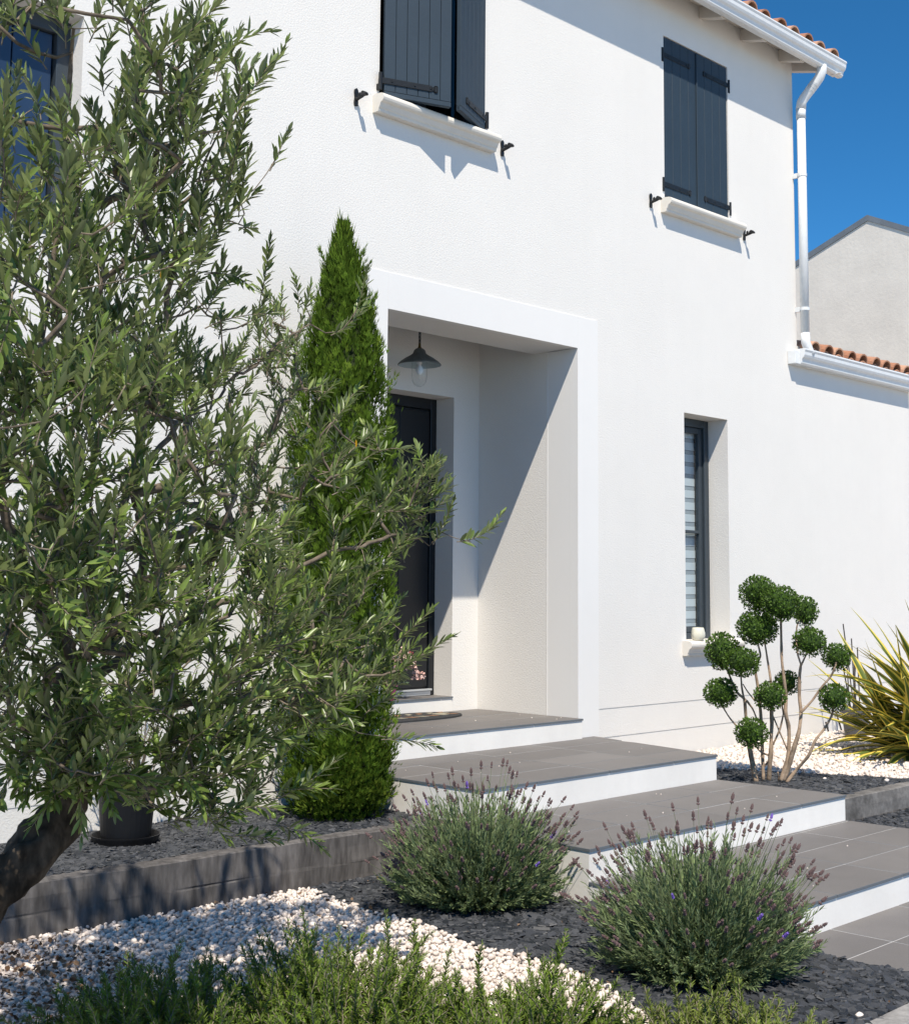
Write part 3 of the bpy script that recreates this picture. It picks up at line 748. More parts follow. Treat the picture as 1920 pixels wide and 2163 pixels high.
beam('timber_sleeper', .9, 4.735, -.725, -.925, .105, -.56, -.298, M_sleeper, 'long weathered timber sleeper edging the slate bed behind the olive tree', 'sleeper', .006, .014, 3.0)
beam('concrete_edging', 6.79, 9.6, -1.868, -1.86, .10, -.62, -.322, M_conc, 'short stained grey edging right of the steps below the topiary', 'edging', .004, .0, 8.0)
beam('kerb_edging', 2.2, 4.565, -3.68, -3.68, .105, -.66, -.492, M_kerb, 'grey concrete kerb at the corner of the lower slate bed beside the path', 'kerb', .003, .0, 15.0)

# ================================================================== GRAVEL AND SLATE
IV, IF = ico(1); IV0, IF0 = ico(0) if False else (IV, IF)
def octa():
    v = np.array([(1,0,0),(-1,0,0),(0,1,0),(0,-1,0),(0,0,1),(0,0,-1)], float)
    return v, [(0,2,4),(2,1,4),(1,3,4),(3,0,4),(2,0,5),(1,2,5),(3,1,5),(0,3,5)]
def rots(N, tilt=.5):
    yaw = rng.random(N)*2*math.pi; tx = rng.normal(0, tilt, N); ty = rng.normal(0, tilt, N)
    c, s = np.cos(yaw), np.sin(yaw); Z = np.zeros(N); O = np.ones(N)
    A = np.stack([np.stack([c,-s,Z],-1), np.stack([s,c,Z],-1), np.stack([Z,Z,O],-1)],1)
    c, s = np.cos(tx), np.sin(tx); B = np.stack([np.stack([O,Z,Z],-1), np.stack([Z,c,-s],-1), np.stack([Z,s,c],-1)],1)
    c, s = np.cos(ty), np.sin(ty); C = np.stack([np.stack([c,Z,s],-1), np.stack([Z,O,Z],-1), np.stack([-s,Z,c],-1)],1)
    return A @ B @ C
def spread(poly, pitch, jit=.5):
    P = np.array(poly); a, b_ = P.min(0), P.max(0)
    gx, gy = np.meshgrid(np.arange(a[0], b_[0], pitch), np.arange(a[1], b_[1], pitch))
    Q = np.c_[gx.ravel(), gy.ravel()]+rng.uniform(-jit, jit, (gx.size,2))*pitch
    return Q[inpoly(Q, poly)]
def relief(Q, amp=.012, f=3.0):
    return np.array([amp*noise.noise(Vector((x*f, y*f, 1.7))) for x, y in Q])
def split_near(Q, n):
    d = np.linalg.norm(Q-CAM[:2], axis=1); o = np.argsort(d); return o[:n], o[n:]
# pebble variants for single pieces
def lumpy(v, s, seed):
    return np.array([q*np.array(s)*(1+.22*noise.noise(Vector(q*1.3+seed))) for q in v])
bnd = [gz(px,py,-.5)[:2] for px,py in ((628,1870),(650,1871),(690,1893),(735,1905),(800,1928),(875,1945),(950,1972),(1010,1995),(1090,2012),(1150,2032),(1210,2052),(1262,2074),(1320,2100),(1375,2150))]
bnd = [tuple(q) for q in bnd]
white = [(1.2,-.80)]+[(2.4,-.82)]+bnd+[(3.30,-3.5),(1.2,-3.5)]
def visible(Q, z):
    V = (np.c_[Q, np.full(len(Q), z)]-CAM) @ AX.T
    x = FPX*V[:,0]/V[:,2]+CX; y = FPX*V[:,1]/V[:,2]+CY
    return (V[:,2] > 0) & (x > -520) & (x < 2450) & (y < 2330)
def gravel(poly, z, pitch, rad, name, keep, tv, tf, two=True, shape=(1,.78,.62)):
    Q = spread(poly, pitch); Q = Q[visible(Q, z)]
    zz = z+relief(Q)
    if two:
        Q2 = spread(poly, pitch*1.35); Q2 = Q2[visible(Q2, z)]; Q = np.r_[Q, Q2]; zz = np.r_[zz, z+rad*.95+relief(Q2)]
    N = len(Q); s = rad*rng.lognormal(0, .25, N)
    Mx = rots(N, .45)*s[:,None,None]*np.array(shape)[None,None,:]*(1+rng.normal(0,.12,(N,1,3)))
    loc = np.c_[Q, zz]; tint = rng.beta(2.2, 1.3, N)
    vis = np.where((zz > z+rad*.4) & (np.linalg.norm(Q-np.array([3.0,-1.6]), axis=1) < 1.2))[0] if keep else np.array([], int)
    vis = vis[np.argsort(-s[vis])][:keep]
    rest = np.setdiff1d(np.arange(N), vis)
    m = MB(); m.scatter(tv, tf, loc[rest], Mx[rest], 0, tint[rest])
    o = m.build(name, M_pebble, smooth=True, kind='stuff')
    if keep:
        ms = []
        for t in (.15,.45,.7,.95):
            pm = MB(); pm.add(lumpy(tv, (1,1,1), t*17), tf, 0, t); ms.append(pm.mesh('pebble', M_pebble, smooth=True))
        for i in vis: place('pebble', ms[random.randrange(4)], o, loc[i], Matrix([list(r_) for r_ in Mx[i]]))
    return o
gravel(white, -.512, .0222, .0126, 'white_gravel', 290, lumpy(IV,(1,1,1),3.3), IF)
OV, OF = octa()
gpoly = [(7.02,-.003),(12.2,-.003),(12.2,-2.4),(9.6,-1.76),(7.94,-1.76),(7.80,-1.4),(7.62,-.95),(7.46,-.60),(7.10,-.50)]
gravel(gpoly, -.335, .026, .0165, 'pale_gravel', 0, lumpy(IV,(1,1,1),5.1), IF, True)

# slate chips: thin irregular flat plates
def chip(seed):
    r_ = random.Random(seed); n = 6
    a = [i*2*math.pi/n+r_.uniform(-.3,.3) for i in range(n)]
    p = [(math.cos(t)*r_.uniform(.7,1.1), math.sin(t)*r_.uniform(.42,.68)) for t in a]
    V = [(x,y,-.085) for x,y in p]+[(x*.93,y*.9,.085) for x,y in p]
    F = [tuple(range(n))[::-1], tuple(range(n,2*n))]+[(i,(i+1)%n,(i+1)%n+n,i+n) for i in range(n)]
    return np.array(V), F
CH = [chip(k) for k in range(6)]
def slate(poly, z, pitch, size, name, keep=0, layers=2, flow=None):
    m = MB(); rec = []
    for l in range(layers):
        Q = spread(poly, pitch); Q = Q[visible(Q, z)]; N = len(Q)
        pick = rng.integers(0, 6, N); s = size*rng.lognormal(0, .30, N)
        Mx = rots(N, .19)*s[:,None,None]
        loc = np.c_[Q, z+relief(Q)+l*size*.16+rng.uniform(0, size*.22, N)]
        kp = np.zeros(N, bool)
        if keep and l == layers-1:
            o_ = np.argsort(np.linalg.norm(Q-np.array([4.2,-3.15]), axis=1))[:900]; o_ = o_[np.argsort(-s[o_])][:keep]; kp[o_] = True
            rec = [(loc[i], Mx[i], pick[i]) for i in o_]
        for k in range(6):
            w_ = (pick == k) & ~kp
            if w_.any(): m.scatter(CH[k][0], CH[k][1], loc[w_], Mx[w_])
    o = m.build(name, M_slate, kind='stuff')
    if rec:
        ms = []
        for k in range(6):
            c = MB(); c.add(CH[k][0], CH[k][1], 0, .1+.15*k); ms.append(c.mesh('slate_chip', M_slate))
        for l_, M_, k in rec: place('slate_chip', ms[k], o, l_, Matrix([list(r_) for r_ in M_]))
    return o
fs = bnd+[(3.30,-3.58),(4.57,-3.58),(4.57,-1.0),(4.72,-.93),(3.95,-.84)]
slate(fs, -.512, .022, .0235, 'front_slate_chips', 250, 3)
slate([(1.0,-.64),(4.73,-.83),(4.73,-.003),(1.0,-.003)], -.306, .021, .0190, 'raised_bed_slate_chips', 0, 3)
slate([(6.79,-1.77),(7.94,-1.77),(7.80,-1.4),(7.62,-.95),(7.46,-.60),(7.10,-.50),(6.90,-.62)], -.328, .023, .0205, 'topiary_bed_slate_chips', 0, 3)
slate([(6.80,-3.6),(8.6,-3.6),(8.6,-1.88),(6.80,-1.88)], -.455, .026, .022, 'lower_slate_chips', 0, 2)

# dry bits lying about on the beds
DV = np.array([(0,0,0),(.5,.35,.12),(0,1,0),(-.5,.35,.12)]); DF = [(0,1,2),(0,2,3)]
Q = np.r_[spread(white, .16), spread([(1.9,-.9),(2.6,-.88),(2.75,-1.3),(2.4,-2.2),(1.8,-2.4)], .030)]; Q = Q[visible(Q,-.5)]
N = len(Q); m = MB(); m.scatter(DV, DF, np.c_[Q, -.494+relief(Q)+rng.uniform(.008,.016,N)], rots(N,.5)*(rng.uniform(.010,.028,N))[:,None,None])
Q = np.r_[spread(fs, .24), spread([(4.2,-.9),(4.7,-.95),(4.5,-1.25),(4.0,-1.2)], .07)]; N = len(Q); m.scatter(DV, DF, np.c_[Q, -.488+relief(Q)], rots(N,.5)*(rng.uniform(.006,.018,N))[:,None,None])
m.build('dry_leaves', M_debris, kind='stuff')
# stray white pebbles on the slate
for (px,py,z,s,lab) in ((1742,1645,-.300,.016,'small white pebble lying on the slate beside the topiary stems'),(1873,1649,-.300,.022,'larger white pebble lying on the slate near the stained edging'),
                    (1713,1967,-.494,.015,'white pebble lying on slate by the corner of the tiled path'),(1815,2146,-.494,.02,'white pebble lying on slate next to the concrete kerb')):
    p = gz(px,py,z); o = MB(); o.add(lumpy(IV,(s,s*.7,s*.55),px)+p, IF, 0, .95); tag(o.build('pebble_stone', M_pebble, smooth=True), lab, 'pebble')

m = MB(); loc = []
for x0, x1, y0, y1, z in ((4.9,6.7,-.9,-.1,-.128),(4.7,6.7,-1.9,-1.2,-.273),(4.7,6.7,-2.75,-2.0,-.41),(4.7,6.9,-4.2,-2.9,-.5405),(5.2,6.8,0,.5,0)):
    for k in range(9): loc.append((random.uniform(x0,x1), random.uniform(y0,y1), z+.003))
m.scatter(IV, IF, np.array(loc), rots(len(loc))*rng.uniform(.002,.0048,len(loc))[:,None,None], 0, rng.uniform(.3,1,len(loc))); m.build('grit', M_pebble, kind='stuff')

# ================================================================== SMALL THINGS
# pendant lamp in the porch
lc = wy(886,765,.62)
lamp = thing('pendant_lamp', lc, 'enamel shade pendant lamp with glass jar hanging in the porch', 'lamp')
m = MB(); R0 = .142
m.lathe([(.012,.094),(.026,.090),(.038,.078),(.044,.058),(.060,.046),(.095,.026),(.128,.002),(R0,-.012),(R0+.002,-.018),(R0-.002,-.020)], lc, 36); m.build('shade', M_lampmetal, lamp, smooth=True)
m = MB(); m.lathe([(R0-.003,-.0195),(.125,-.004),(.09,.016),(.05,.030),(.02,.034),(.001,.034)], lc, 36); m.build('shade_lining', M_lampin, lamp, smooth=True)
m = MB(); m.lathe([(.050,.028),(.052,0),(.052,-.10),(.046,-.128),(.032,-.150),(.014,-.160),(.001,-.162)], lc, 28); m.build('glass_jar', M_lampglass, lamp, smooth=True)
m = MB(); m.lathe([(.016,.03),(.017,-.01),(.010,-.016),(.022,-.036),(.026,-.058),(.018,-.078),(.001,-.084)], lc, 18); m.build('bulb', M_bulb, lamp, smooth=True)
m = MB(); m.lathe([(.001,.128),(.008,.126),(.009,.105),(.014,.096),(.020,.090)], lc, 14); m.build('cap', M_brass, lamp, smooth=True)
top = 2.798-lc[2]; nl = int((top-.125)/.024)
m = MB()
for i in range(nl+1):
    zc = .128+.024*i+.006; t = np.linspace(0, 2*math.pi, 11); a = .0085*np.cos(t); h = .0165*np.sin(t)
    pts = np.c_[a*(i%2), a*((i+1)%2), h]+np.array([lc[0],lc[1],lc[2]+zc]); m.tube(pts, .0026, 6, cap=False)
m.tube([(lc[0]+.004,lc[1],lc[2]+.12),(lc[0]+.008,lc[1]+.004,lc[2]+.22),(lc[0]+.003,lc[1],lc[2]+top)], .003, 6)
m.lathe([(.001,top+.001),(.04,top),(.04,top-.012),(.02,top-.028),(.001,top-.03)], lc, 20)
m.build('chain', M_iron, lamp)

# doormat
mc = (5.93,.715,.0015)
dm = thing('doormat', mc, 'oval dark rubber doormat with copper pattern on the porch floor', 'doormat')
def oval(m, cx, cy, a, b_, z0, z1, n=40, mi=0):
    t = np.linspace(0, 2*math.pi, n, endpoint=False)
    ex = np.sign(np.cos(t))*np.abs(np.cos(t))**.75; ey = np.sign(np.sin(t))*np.abs(np.sin(t))**.85
    m.poly([(cx+a*x, cy+b_*y) for x, y in zip(ex, ey)], z0, z1, mi, None, .003)
m = MB(); oval(m, mc[0],mc[1],.505,.19,.0015,.013); m.build('base', M_rubber, dm)
m = MB(); oval(m, mc[0],mc[1],.455,.155,.0132,.0145); m.build('field', M_rubber, dm)
m = MB()
for k in range(9):
    x = mc[0]-.38+k*.095
    for s_ in (-1,1): 
        m.poly([(x,mc[1]+s_*.03),(x+.055,mc[1]+s_*.05),(x+.07,mc[1]+s_*.105*(1-.25*abs(k-4)/4)),(x+.02,mc[1]+s_*.09)], .0147, .0160, k%2)
oval(m, mc[0]+.36,mc[1],.07,.035,.0147,.0162,16,1)
m.build('pattern', [M_copper, M_cream], dm)

# candle jar on the narrow window's sill
cp = wy(1475,1384,-.035); cj = thing('candle_jar', (cp[0],-.035,.4745), 'round cream frosted glass candle jar on the narrow window sill', 'candle jar')
c0 = (cp[0],-.035,.4755)
m = MB(); m.lathe([(.001,0),(.036,0),(.046,.014),(.052,.035),(.051,.055),(.045,.078),(.040,.092),(.037,.092),(.042,.077),(.047,.055),(.047,.04),(.001,.038)], c0, 28); m.build('jar', M_frost, cj, smooth=True)

# mailbox and wall light half hidden by the olive
mb0 = wy(571,1288,0)
bx = thing('mailbox', (mb0[0],-.002,mb0[2]-.06), 'small grey metal mailbox on the wall behind the olive twigs', 'mailbox')
m = MB(); m.box(mb0[0]-.07,mb0[0]+.07,-.075,-.002,mb0[2]-.075,mb0[2]+.05,0,.004); m.build('body', M_greybox, bx)
m = MB(); m.box(mb0[0]-.078,mb0[0]+.078,-.088,-.002,mb0[2]+.0505,mb0[2]+.062,0,.003); m.build('lid', M_greybox, bx)
wl = wy(606,1112,0)
wlx = thing('wall_light', (wl[0],-.002,wl[2]), 'black box wall light between olive and cypress', 'wall light')
m = MB(); m.box(wl[0]-.05,wl[0]+.05,-.09,-.021,wl[2]-.085,wl[2]+.085,0,.006); m.build('body', M_iron, wlx)
m = MB(); m.box(wl[0]-.03,wl[0]+.03,-.0205,-.002,wl[2]-.05,wl[2]+.05,0,.003); m.build('bracket', M_iron, wlx)

# plant leaves used by the small pot plants
LV = np.array([(0,0,0),(.22,.28,.02),(0,.30,-.03),(-.22,.28,.02),(.24,.62,.01),(0,.62,-.05),(-.24,.62,.01),(0,1,-.10)])
LF = [(0,1,2),(0,2,3),(1,4,5,2),(2,5,6,3),(4,7,5),(5,7,6)]
def sphere_dirs(N, lo=-1.0):
    d = rng.normal(size=(N,3)); d /= np.linalg.norm(d, axis=1)[:,None]; d[:,2] = np.where(d[:,2] < lo, -d[:,2], d[:,2]); return d

pp = gz(818,1479,.104); pp[1] = min(pp[1], 1.0)
fp = thing('flower_pot', (pp[0],pp[1],.102), 'small magenta flower pot standing beside the front door', 'pot')
m = MB(); m.lathe([(.001,0),(.045,0),(.062,.09),(.068,.092),(.068,.105),(.060,.105),(.056,.09),(.001,.085)], (pp[0],pp[1],.1022), 24); m.build('pot_body', M_pink, fp, smooth=False)
pl_ = thing('flowering_plant', (pp[0],pp[1],.19), 'pale pink flowering plant in the magenta pot by the door', 'flower')
c = np.array([pp[0],pp[1],.30]); N = 90; d = sphere_dirs(N,-.2)
m = MB(); m.scatter(LV, LF, c+d*rng.uniform(.03,.13,N)[:,None]*np.array([1.2,.8,1]), frames(d+np.array([0,0,.2]))*rng.uniform(.04,.07,N)[:,None,None]); 
for k in range(10): m.tube([(pp[0],pp[1],.19), tuple(c+unit(rng.normal(size=3))*.06)], .003, 5)
m.build('leaves', M_green, pl_)
PV = np.array([(0,0,0),(.5,.5,.1),(0,1,0),(-.5,.5,.1)]); PF = [(0,1,2),(0,2,3)]
for px, py, rr in ((848,1388,.055),(838,1402,.045),(862,1398,.045),(884,1432,.04),(870,1412,.03),(826,1415,.04)):
    q = wy(px,py,pp[1]-.06); N = 70; d = sphere_dirs(N,-.4); f_ = MB()
    f_.scatter(PV, PF, q+d*rr*rng.uniform(.6,1,N)[:,None], frames(d+rng.normal(0,.5,(N,3)), d)*rng.uniform(.014,.022,N)[:,None,None]); f_.build('flower_head', M_petal, pl_)
q = wy(868,1385,pp[1]-.06); d = sphere_dirs(24); f_ = MB(); f_.scatter(PV, PF, q+d*.016, frames(d)*.014); f_.build('flower_head', M_bright, pl_, label='small red flower head')

def pot(name, c, r0, r1, h, mt, label, saucer=None, cat='plant pot'):
    t = thing(name, c, label, cat)
    m = MB(); m.lathe([(.001,.004),(r0,.004),(r1,h),(r1*.93,h),(r1*.90,h-.03),(.001,h-.035)], c, 32); m.build('pot_body', mt, t, smooth=False)
    m = MB(); m.lathe([(r1*.98,h-.032),(r1*1.06,h-.030),(r1*1.07,h+.004),(r1*.95,h+.006),(r1*.93,h-.01)], c, 32); m.build('rim', mt, t)
    if saucer:
        m = MB(); m.lathe([(.001,.0),(saucer*.9,.0),(saucer,.03),(saucer*1.01,.036),(saucer*.97,.036),(saucer*.88,.008),(.001,.0075)], (c[0],c[1],c[2]-.002), 36); m.build('saucer', mt, t)
    return t
bc = gz(265,1778,-.295); pot('plant_pot', tuple(bc), .108, .132, .29, M_pot, 'black plastic plant pot on a saucer on the slate behind the olive trunk', .152)
gc = gz(1808,1560,-.33); pot('plant_pot', (gc[0],gc[1],-.322), .085, .112, .22, M_potg, 'small grey plant pot against the wall beside the flax', None)
st = thing('plant_stakes', (gc[0],gc[1],-.15), 'bundle of thin dark stakes standing in the small grey pot', 'stakes')
for k, (dx,dy,lx,ly,h) in enumerate(((-.05,.0,-.10,.02,.42),(-.03,.03,-.04,.0,.50),(0,0,.0,.02,.62),(.02,-.03,-.02,.0,.55),(.05,.02,.04,.03,.46),(-.06,-.03,-.16,.0,.74),(.03,.04,.07,0,.45))):
    m = MB(); m.tube([(gc[0]+dx,gc[1]+dy,-.16),(gc[0]+dx+lx,gc[1]+dy+ly,-.16+h)], .0055, 6); m.build('stake', M_stake, st)
for (a,b_,lab) in (((1780,1552),(1766,1505),'thin dark stake leaning on the wall left of the grey pot'),((1753,1561),(1744,1525),'thin wire stake leaning on the wall, farthest left of the grey pot')):
    p0 = wy(*a,-.05); p1 = wy(*b_,-.02); p0[2] = -.345; m = MB(); m.tube([p0,p1], .007, 6); tag(m.build('garden_stake', M_stake), lab, 'stake')

# ================================================================== PLANTS
LEAF_V = []; 
def lance(w=.10, curl=.10):
    rows = [(.0,0.0),(.22,.72),(.52,1.0),(.80,.66),(1.0,0.0)]
    V = [(0,0,0)]
    for t, k in rows[1:-1]:
        zz = -curl*t*t; V += [(-w*k,t,zz+.25*w*k),(0,t,zz-.02),(w*k,t,zz+.25*w*k)]
    V.append((0,1,-curl))
    F = [(0,2,1),(0,3,2)]
    for r in range(2):
        a = 1+3*r; F += [(a,a+1,a+4,a+3),(a+1,a+2,a+5,a+4)]
    F += [(7,8,10),(8,9,10)]
    return np.array(V), F
OLV, OLF = lance(.120, .10)
NV = np.array([(-.05,0,0),(.05,0,0),(.055,.6,.0),(0,1,-.03),(-.055,.6,0)]); NF = [(0,1,2,3,4)]

# ---------- olive tree
def olive():
    d0 = 3.75
    base = gz(-260,2265,-.52)
    tr = [base, at(-190,2110,3.70), at(-130,2005,3.71), at(-62,1922,3.73), at(0,1862,3.75), at(62,1808,3.77), at(115,1752,3.79), at(146,1688,3.82), at(153,1610,3.84), at(150,1520,3.86), at(150,1420,3.86)]
    t = thing('olive_tree', base, 'leafy olive tree with leaning trunk and green olives at left', 'tree')
    P = np.array(tr); s = np.linspace(0, len(P)-1, 46); P2 = np.stack([np.interp(s, np.arange(len(P)), P[:,k]) for k in range(3)], 1)
    for _ in range(3): P2[1:-1] = (P2[:-2]+2*P2[1:-1]+P2[2:])/4
    rad = np.interp(np.linspace(0,1,46), [0,.2,.4,.6,.8,1], [.105,.078,.066,.060,.052,.046])
    rad *= 1+.10*np.sin(np.linspace(0,26,46))*np.linspace(1,.6,46)
    m = MB(); m.tube(P2, rad, 40, wob=.34, seed=4.2); m.build('trunk', M_bark, t, smooth=True)
    # crown volumes: centre pixel, distance, radii in metres across, up, along the sight line, share of the twigs
    E = [(230,1610,3.6,.26,.08,.2,12),(130,1570,3.6,.15,.13,.15,13),(430,1690,3.8,.18,.06,.15,14),(60,930,2.95,.30,.36,.18,30),(170,1180,3.05,.30,.24,.18,24),(60,400,3.1,.24,.30,.2,12),(225,180,3.75,.36,.50,.42,74),(390,300,3.95,.20,.38,.26,44),(70,650,3.45,.40,.46,.45,70),(285,650,3.95,.27,.42,.36,66),(150,1000,3.45,.44,.45,.45,105),
         (480,880,4.15,.20,.40,.28,17),(290,1310,3.75,.44,.38,.42,122),(120,1400,3.35,.34,.30,.30,66),(650,1240,4.35,.25,.42,.26,50),(600,720,4.35,.12,.22,.15,11),(560,1490,4.20,.30,.22,.24,36),
         (850,1080,4.60,.15,.20,.14,22),(790,1370,4.55,.13,.22,.14,26),(270,1570,3.75,.36,.13,.25,40),(450,1650,3.95,.24,.12,.18,20),(-220,600,3.5,.35,1.0,.5,45),(120,-250,3.8,.5,.35,.45,40),(700,960,4.5,.16,.24,.14,15)]
    A = []
    E += [(560,860,4.6,.20,.36,.25,52),(470,1010,4.3,.18,.26,.2,24),(560,1150,4.5,.16,.2,.2,18)]
    SC = []
    for px, py, d, rx, ry, rz, n in E:
        c = at(px,py,d)
        k = 0; n = int(n*1.20); sc_ = .66 if (px,py) in ((560,860),(480,880),(600,720),(560,1150),(470,1010)) else .9 if d > 4.3 else 1.0
        SC += [sc_]*n
        while k < n:
            u = rng.uniform(-1,1,3)
            if u@u > 1 or u@u < .10: continue
            A.append(c+AX[0]*rx*u[0]-AX[1]*ry*u[1]+AX[2]*rz*u[2]); k += 1
    # single sprays that stand out of the outline
    ex = [(495,120,4.05),(560,165,4.1),(585,330,4.1),(525,480,4.1),(560,585,4.2),(995,1145,4.6),(930,1050,4.6),(905,1000,4.6),(880,1390,4.55),(835,1560,4.5),(800,940,4.5),(520,1765,3.95),(30,1620,3.5),(-10,1700,3.45),(610,1745,4.1),(760,640,4.5),(720,700,4.5),(290,1650,3.7)]
    A += [at(*e)*1.0 for e in ex]; SC += [.9]*len(ex)
    A = np.array(A)
    hub = P2[-1]
    nodes_ = [P2[i] for i in range(30,46)]; par = [-1]+list(range(0,15)); cnt = [0]*16
    # main limbs
    limbs = [[(150,1420,3.86),(130,1250,3.8),(90,1000,3.7),(100,700,3.7),(140,350,3.75),(150,60,3.8)],[(150,1420,3.86),(210,1250,3.9),(280,1000,3.95),(340,700,3.98),(400,420,4.0),(470,250,4.05)],
             [(150,1480,3.86),(260,1380,3.95),(420,1290,4.1),(560,1230,4.25),(700,1170,4.4),(840,1130,4.55),(900,1140,4.6)],[(150,1420,3.86),(90,1300,3.6),(20,1100,3.45),(-60,800,3.4),(-80,500,3.45)],
             [(145,1560,3.84),(300,1500,3.85),(450,1480,4.0),(600,1460,4.15),(720,1420,4.4)],[(280,1000,3.95),(400,880,4.05),(500,800,4.15),(580,730,4.3),(650,690,4.4)],[(150,1420,3.86),(180,1300,3.55),(200,1100,3.4),(180,950,3.3)],[(146,1590,3.84),(80,1560,3.6),(20,1520,3.45)]]
    def addpath(start, pts):
        cur = start
        for p in pts:
            nodes_.append(np.array(p)); par.append(cur); cnt.append(0); cur = len(nodes_)-1
        return cur
    for L in limbs:
        Pl = np.array([at(*q) for q in L]); s_ = np.linspace(0, len(Pl)-1, len(Pl)*5); Q = np.stack([np.interp(s_, np.arange(len(Pl)), Pl[:,k]) for k in range(3)],1)
        Q[1:-1] = (Q[:-2]+2*Q[1:-1]+Q[2:])/4; Q[1:] += rng.normal(0,.008,(len(Q)-1,3))
        st_ = int(np.argmin([np.linalg.norm(n-Q[0]) for n in nodes_])); addpath(st_, Q[1:])
    tips = []
    order = np.argsort(np.linalg.norm(A-hub, axis=1))
    for i in order:
        a = A[i]; Nn = np.array(nodes_); dd = np.linalg.norm(Nn-a, axis=1)
        low = Nn[:,2] > a[2]+.10; dd = dd+low*.15
        dd[:14] += .25
        j = int(np.argmin(dd)); L = np.linalg.norm(Nn[j]-a)
        k = max(2, int(L/.055)); tt = np.linspace(0,1,k+1)[1:,None]
        Q = Nn[j]+(a-Nn[j])*tt; Q[:,2] += -.10*L*np.sin(tt[:,0]*math.pi)*.6
        Q[:-1] += rng.normal(0,.006,(k-1,3)) if k > 1 else 0
        e = addpath(j, Q); dirn = a-Q[-2] if k > 1 else a-Nn[j]
        tips.append((e, unit(dirn), SC[i] if i < len(A)-len(ex) else SC[i]+1e-6))
    for e, _, _ in tips:
        q = e
        while q >= 0: cnt[q] += 1; q = par[q]
    r_ = np.array([.0015*max(c,1)**.45 for c in cnt])
    used = set(); br = MB(); tw = MB()
    for e, _, _ in sorted(tips, key=lambda q: -np.linalg.norm(nodes_[q[0]]-hub)):
        ch = [e]; q = par[e]
        while q >= 0:
            ch.append(q)
            if q in used: break
            used.add(q); q = par[q]
        used.add(e)
        if len(ch) > 1:
            pts = np.array([nodes_[i] for i in ch]); rr = np.minimum(np.array([r_[i] for i in ch]), .03)
            if len(ch) > 2: rr[-1] = min(rr[-1], rr[-2]*1.15)
            (br if rr.max() > .006 else tw).tube(pts, rr, 7 if rr.max() > .006 else 5)
    # leafy sprays
    LO, LD, LU, LS, FR = [], [], [], [], []
    cc = A.mean(0)
    for e, dirn, scl in tips:
        p = np.array(nodes_[e]); out = unit(p-np.array([hub[0],hub[1],p[2]*.6+hub[2]*.4]))
        d = unit(.55*dirn+.40*out+np.array([0,0,.55+rng.normal(0,.3)])+rng.normal(0,.22,3))
        if scl == .9+1e-6: d = unit(dirn+np.array([0,0,.22]))
        n = rng.integers(9,17); q = p-d*.05; pts = [q.copy()]
        side = unit(np.cross(d, rng.normal(size=3)))
        bend = np.array([0,0,rng.uniform(-.05,.05)])+rng.normal(0,.025,3)
        for k in range(n):
            d = unit(d+bend); q = q+d*rng.uniform(.010,.0165)*scl; pts.append(q.copy())
            f = k/(n-1); ln = scl*(.054 if f < .7 else .054-.075*(f-.7))*rng.uniform(.75,1.15)
            side = unit(np.cross(d, side))
            for sg in (-1,1):
                if rng.random() < .10: continue
                ld = unit(d*(.75+.5*f)+side*sg*(.9-.4*f)+np.array([0,0,.18])+rng.normal(0,.16,3))
                LO.append(q); LD.append(ld); LU.append(unit(np.array([0,0,1.0])+.5*d+rng.normal(0,.35,3))); LS.append(ln)
            if rng.random() < .075 and k > 1: FR.append(q+np.array([rng.normal(0,.01),rng.normal(0,.01),-.016]))
        LO.append(q); LD.append(d); LU.append(unit(rng.normal(size=3)+np.array([0,0,1]))); LS.append(.04)
        tw.tube(np.array(pts), np.linspace(.0020,.0010,len(pts)), 4, cap=False)
    br.build('branches', M_branch, t, smooth=True); tw.build('twigs', M_twig, t, smooth=True)
    LO = np.array(LO); LD = np.array(LD); LU = np.array(LU); LS = np.array(LS)
    Mx = frames(LD, LU)*LS[:,None,None]; Mx[:,:,0] *= rng.uniform(.8,1.25,len(LS))[:,None]
    V = (LO-CAM) @ AX.T; px = FPX*V[:,0]/V[:,2]+CX; py = FPX*V[:,1]/V[:,2]+CY
    vis = (px > 0)&(px < 1920)&(py > 0)&(py < 2163)
    scr = np.where(vis, LS/V[:,2]*np.abs(Mx[:,:,2] @ AX[2])/LS, 0)
    big = np.argsort(-scr)[:295]; rest = np.setdiff1d(np.arange(len(LS)), big)
    tint = np.clip(rng.beta(2,2.6,len(LS)), 0, 1)
    m = MB(); m.scatter(OLV, OLF, LO[rest], Mx[rest], 0, tint[rest]); m.build('leaves', M_olive, t, smooth=True, kind='stuff')
    ms = []
    for tv in (.25,.5,.75):
        c = MB(); c.add(OLV, OLF, 0, tv); ms.append(c.mesh('leaf', M_olive, smooth=True))
    for k, i in enumerate(big): place('leaf', ms[k%3], t, LO[i], Matrix([list(r) for r in Mx[i]]))
    fm = MB(); fm.add(lumpy(IV,(.0078,.0078,.0105),1.0), IF); fmm = fm.mesh('olive', M_fruit, smooth=True)
    for q in FR[:280]: place('olive', fmm, t, q)
    c = MB(); c.add(OLV, OLF); ym = c.mesh('leaf', M_yellow)
    for e, s_ in (((22,762,3.2),.062),((340,570,3.9),.04),((752,928,4.45),.028)):
        place('leaf', ym, t, at(*e), Matrix([list(r) for r in (frames(np.array([[.3,.3,-.8]]))[0]*s_)]), 'single yellow leaf')
    print('olive leaves', len(LS), 'fruit', len(FR))
olive()

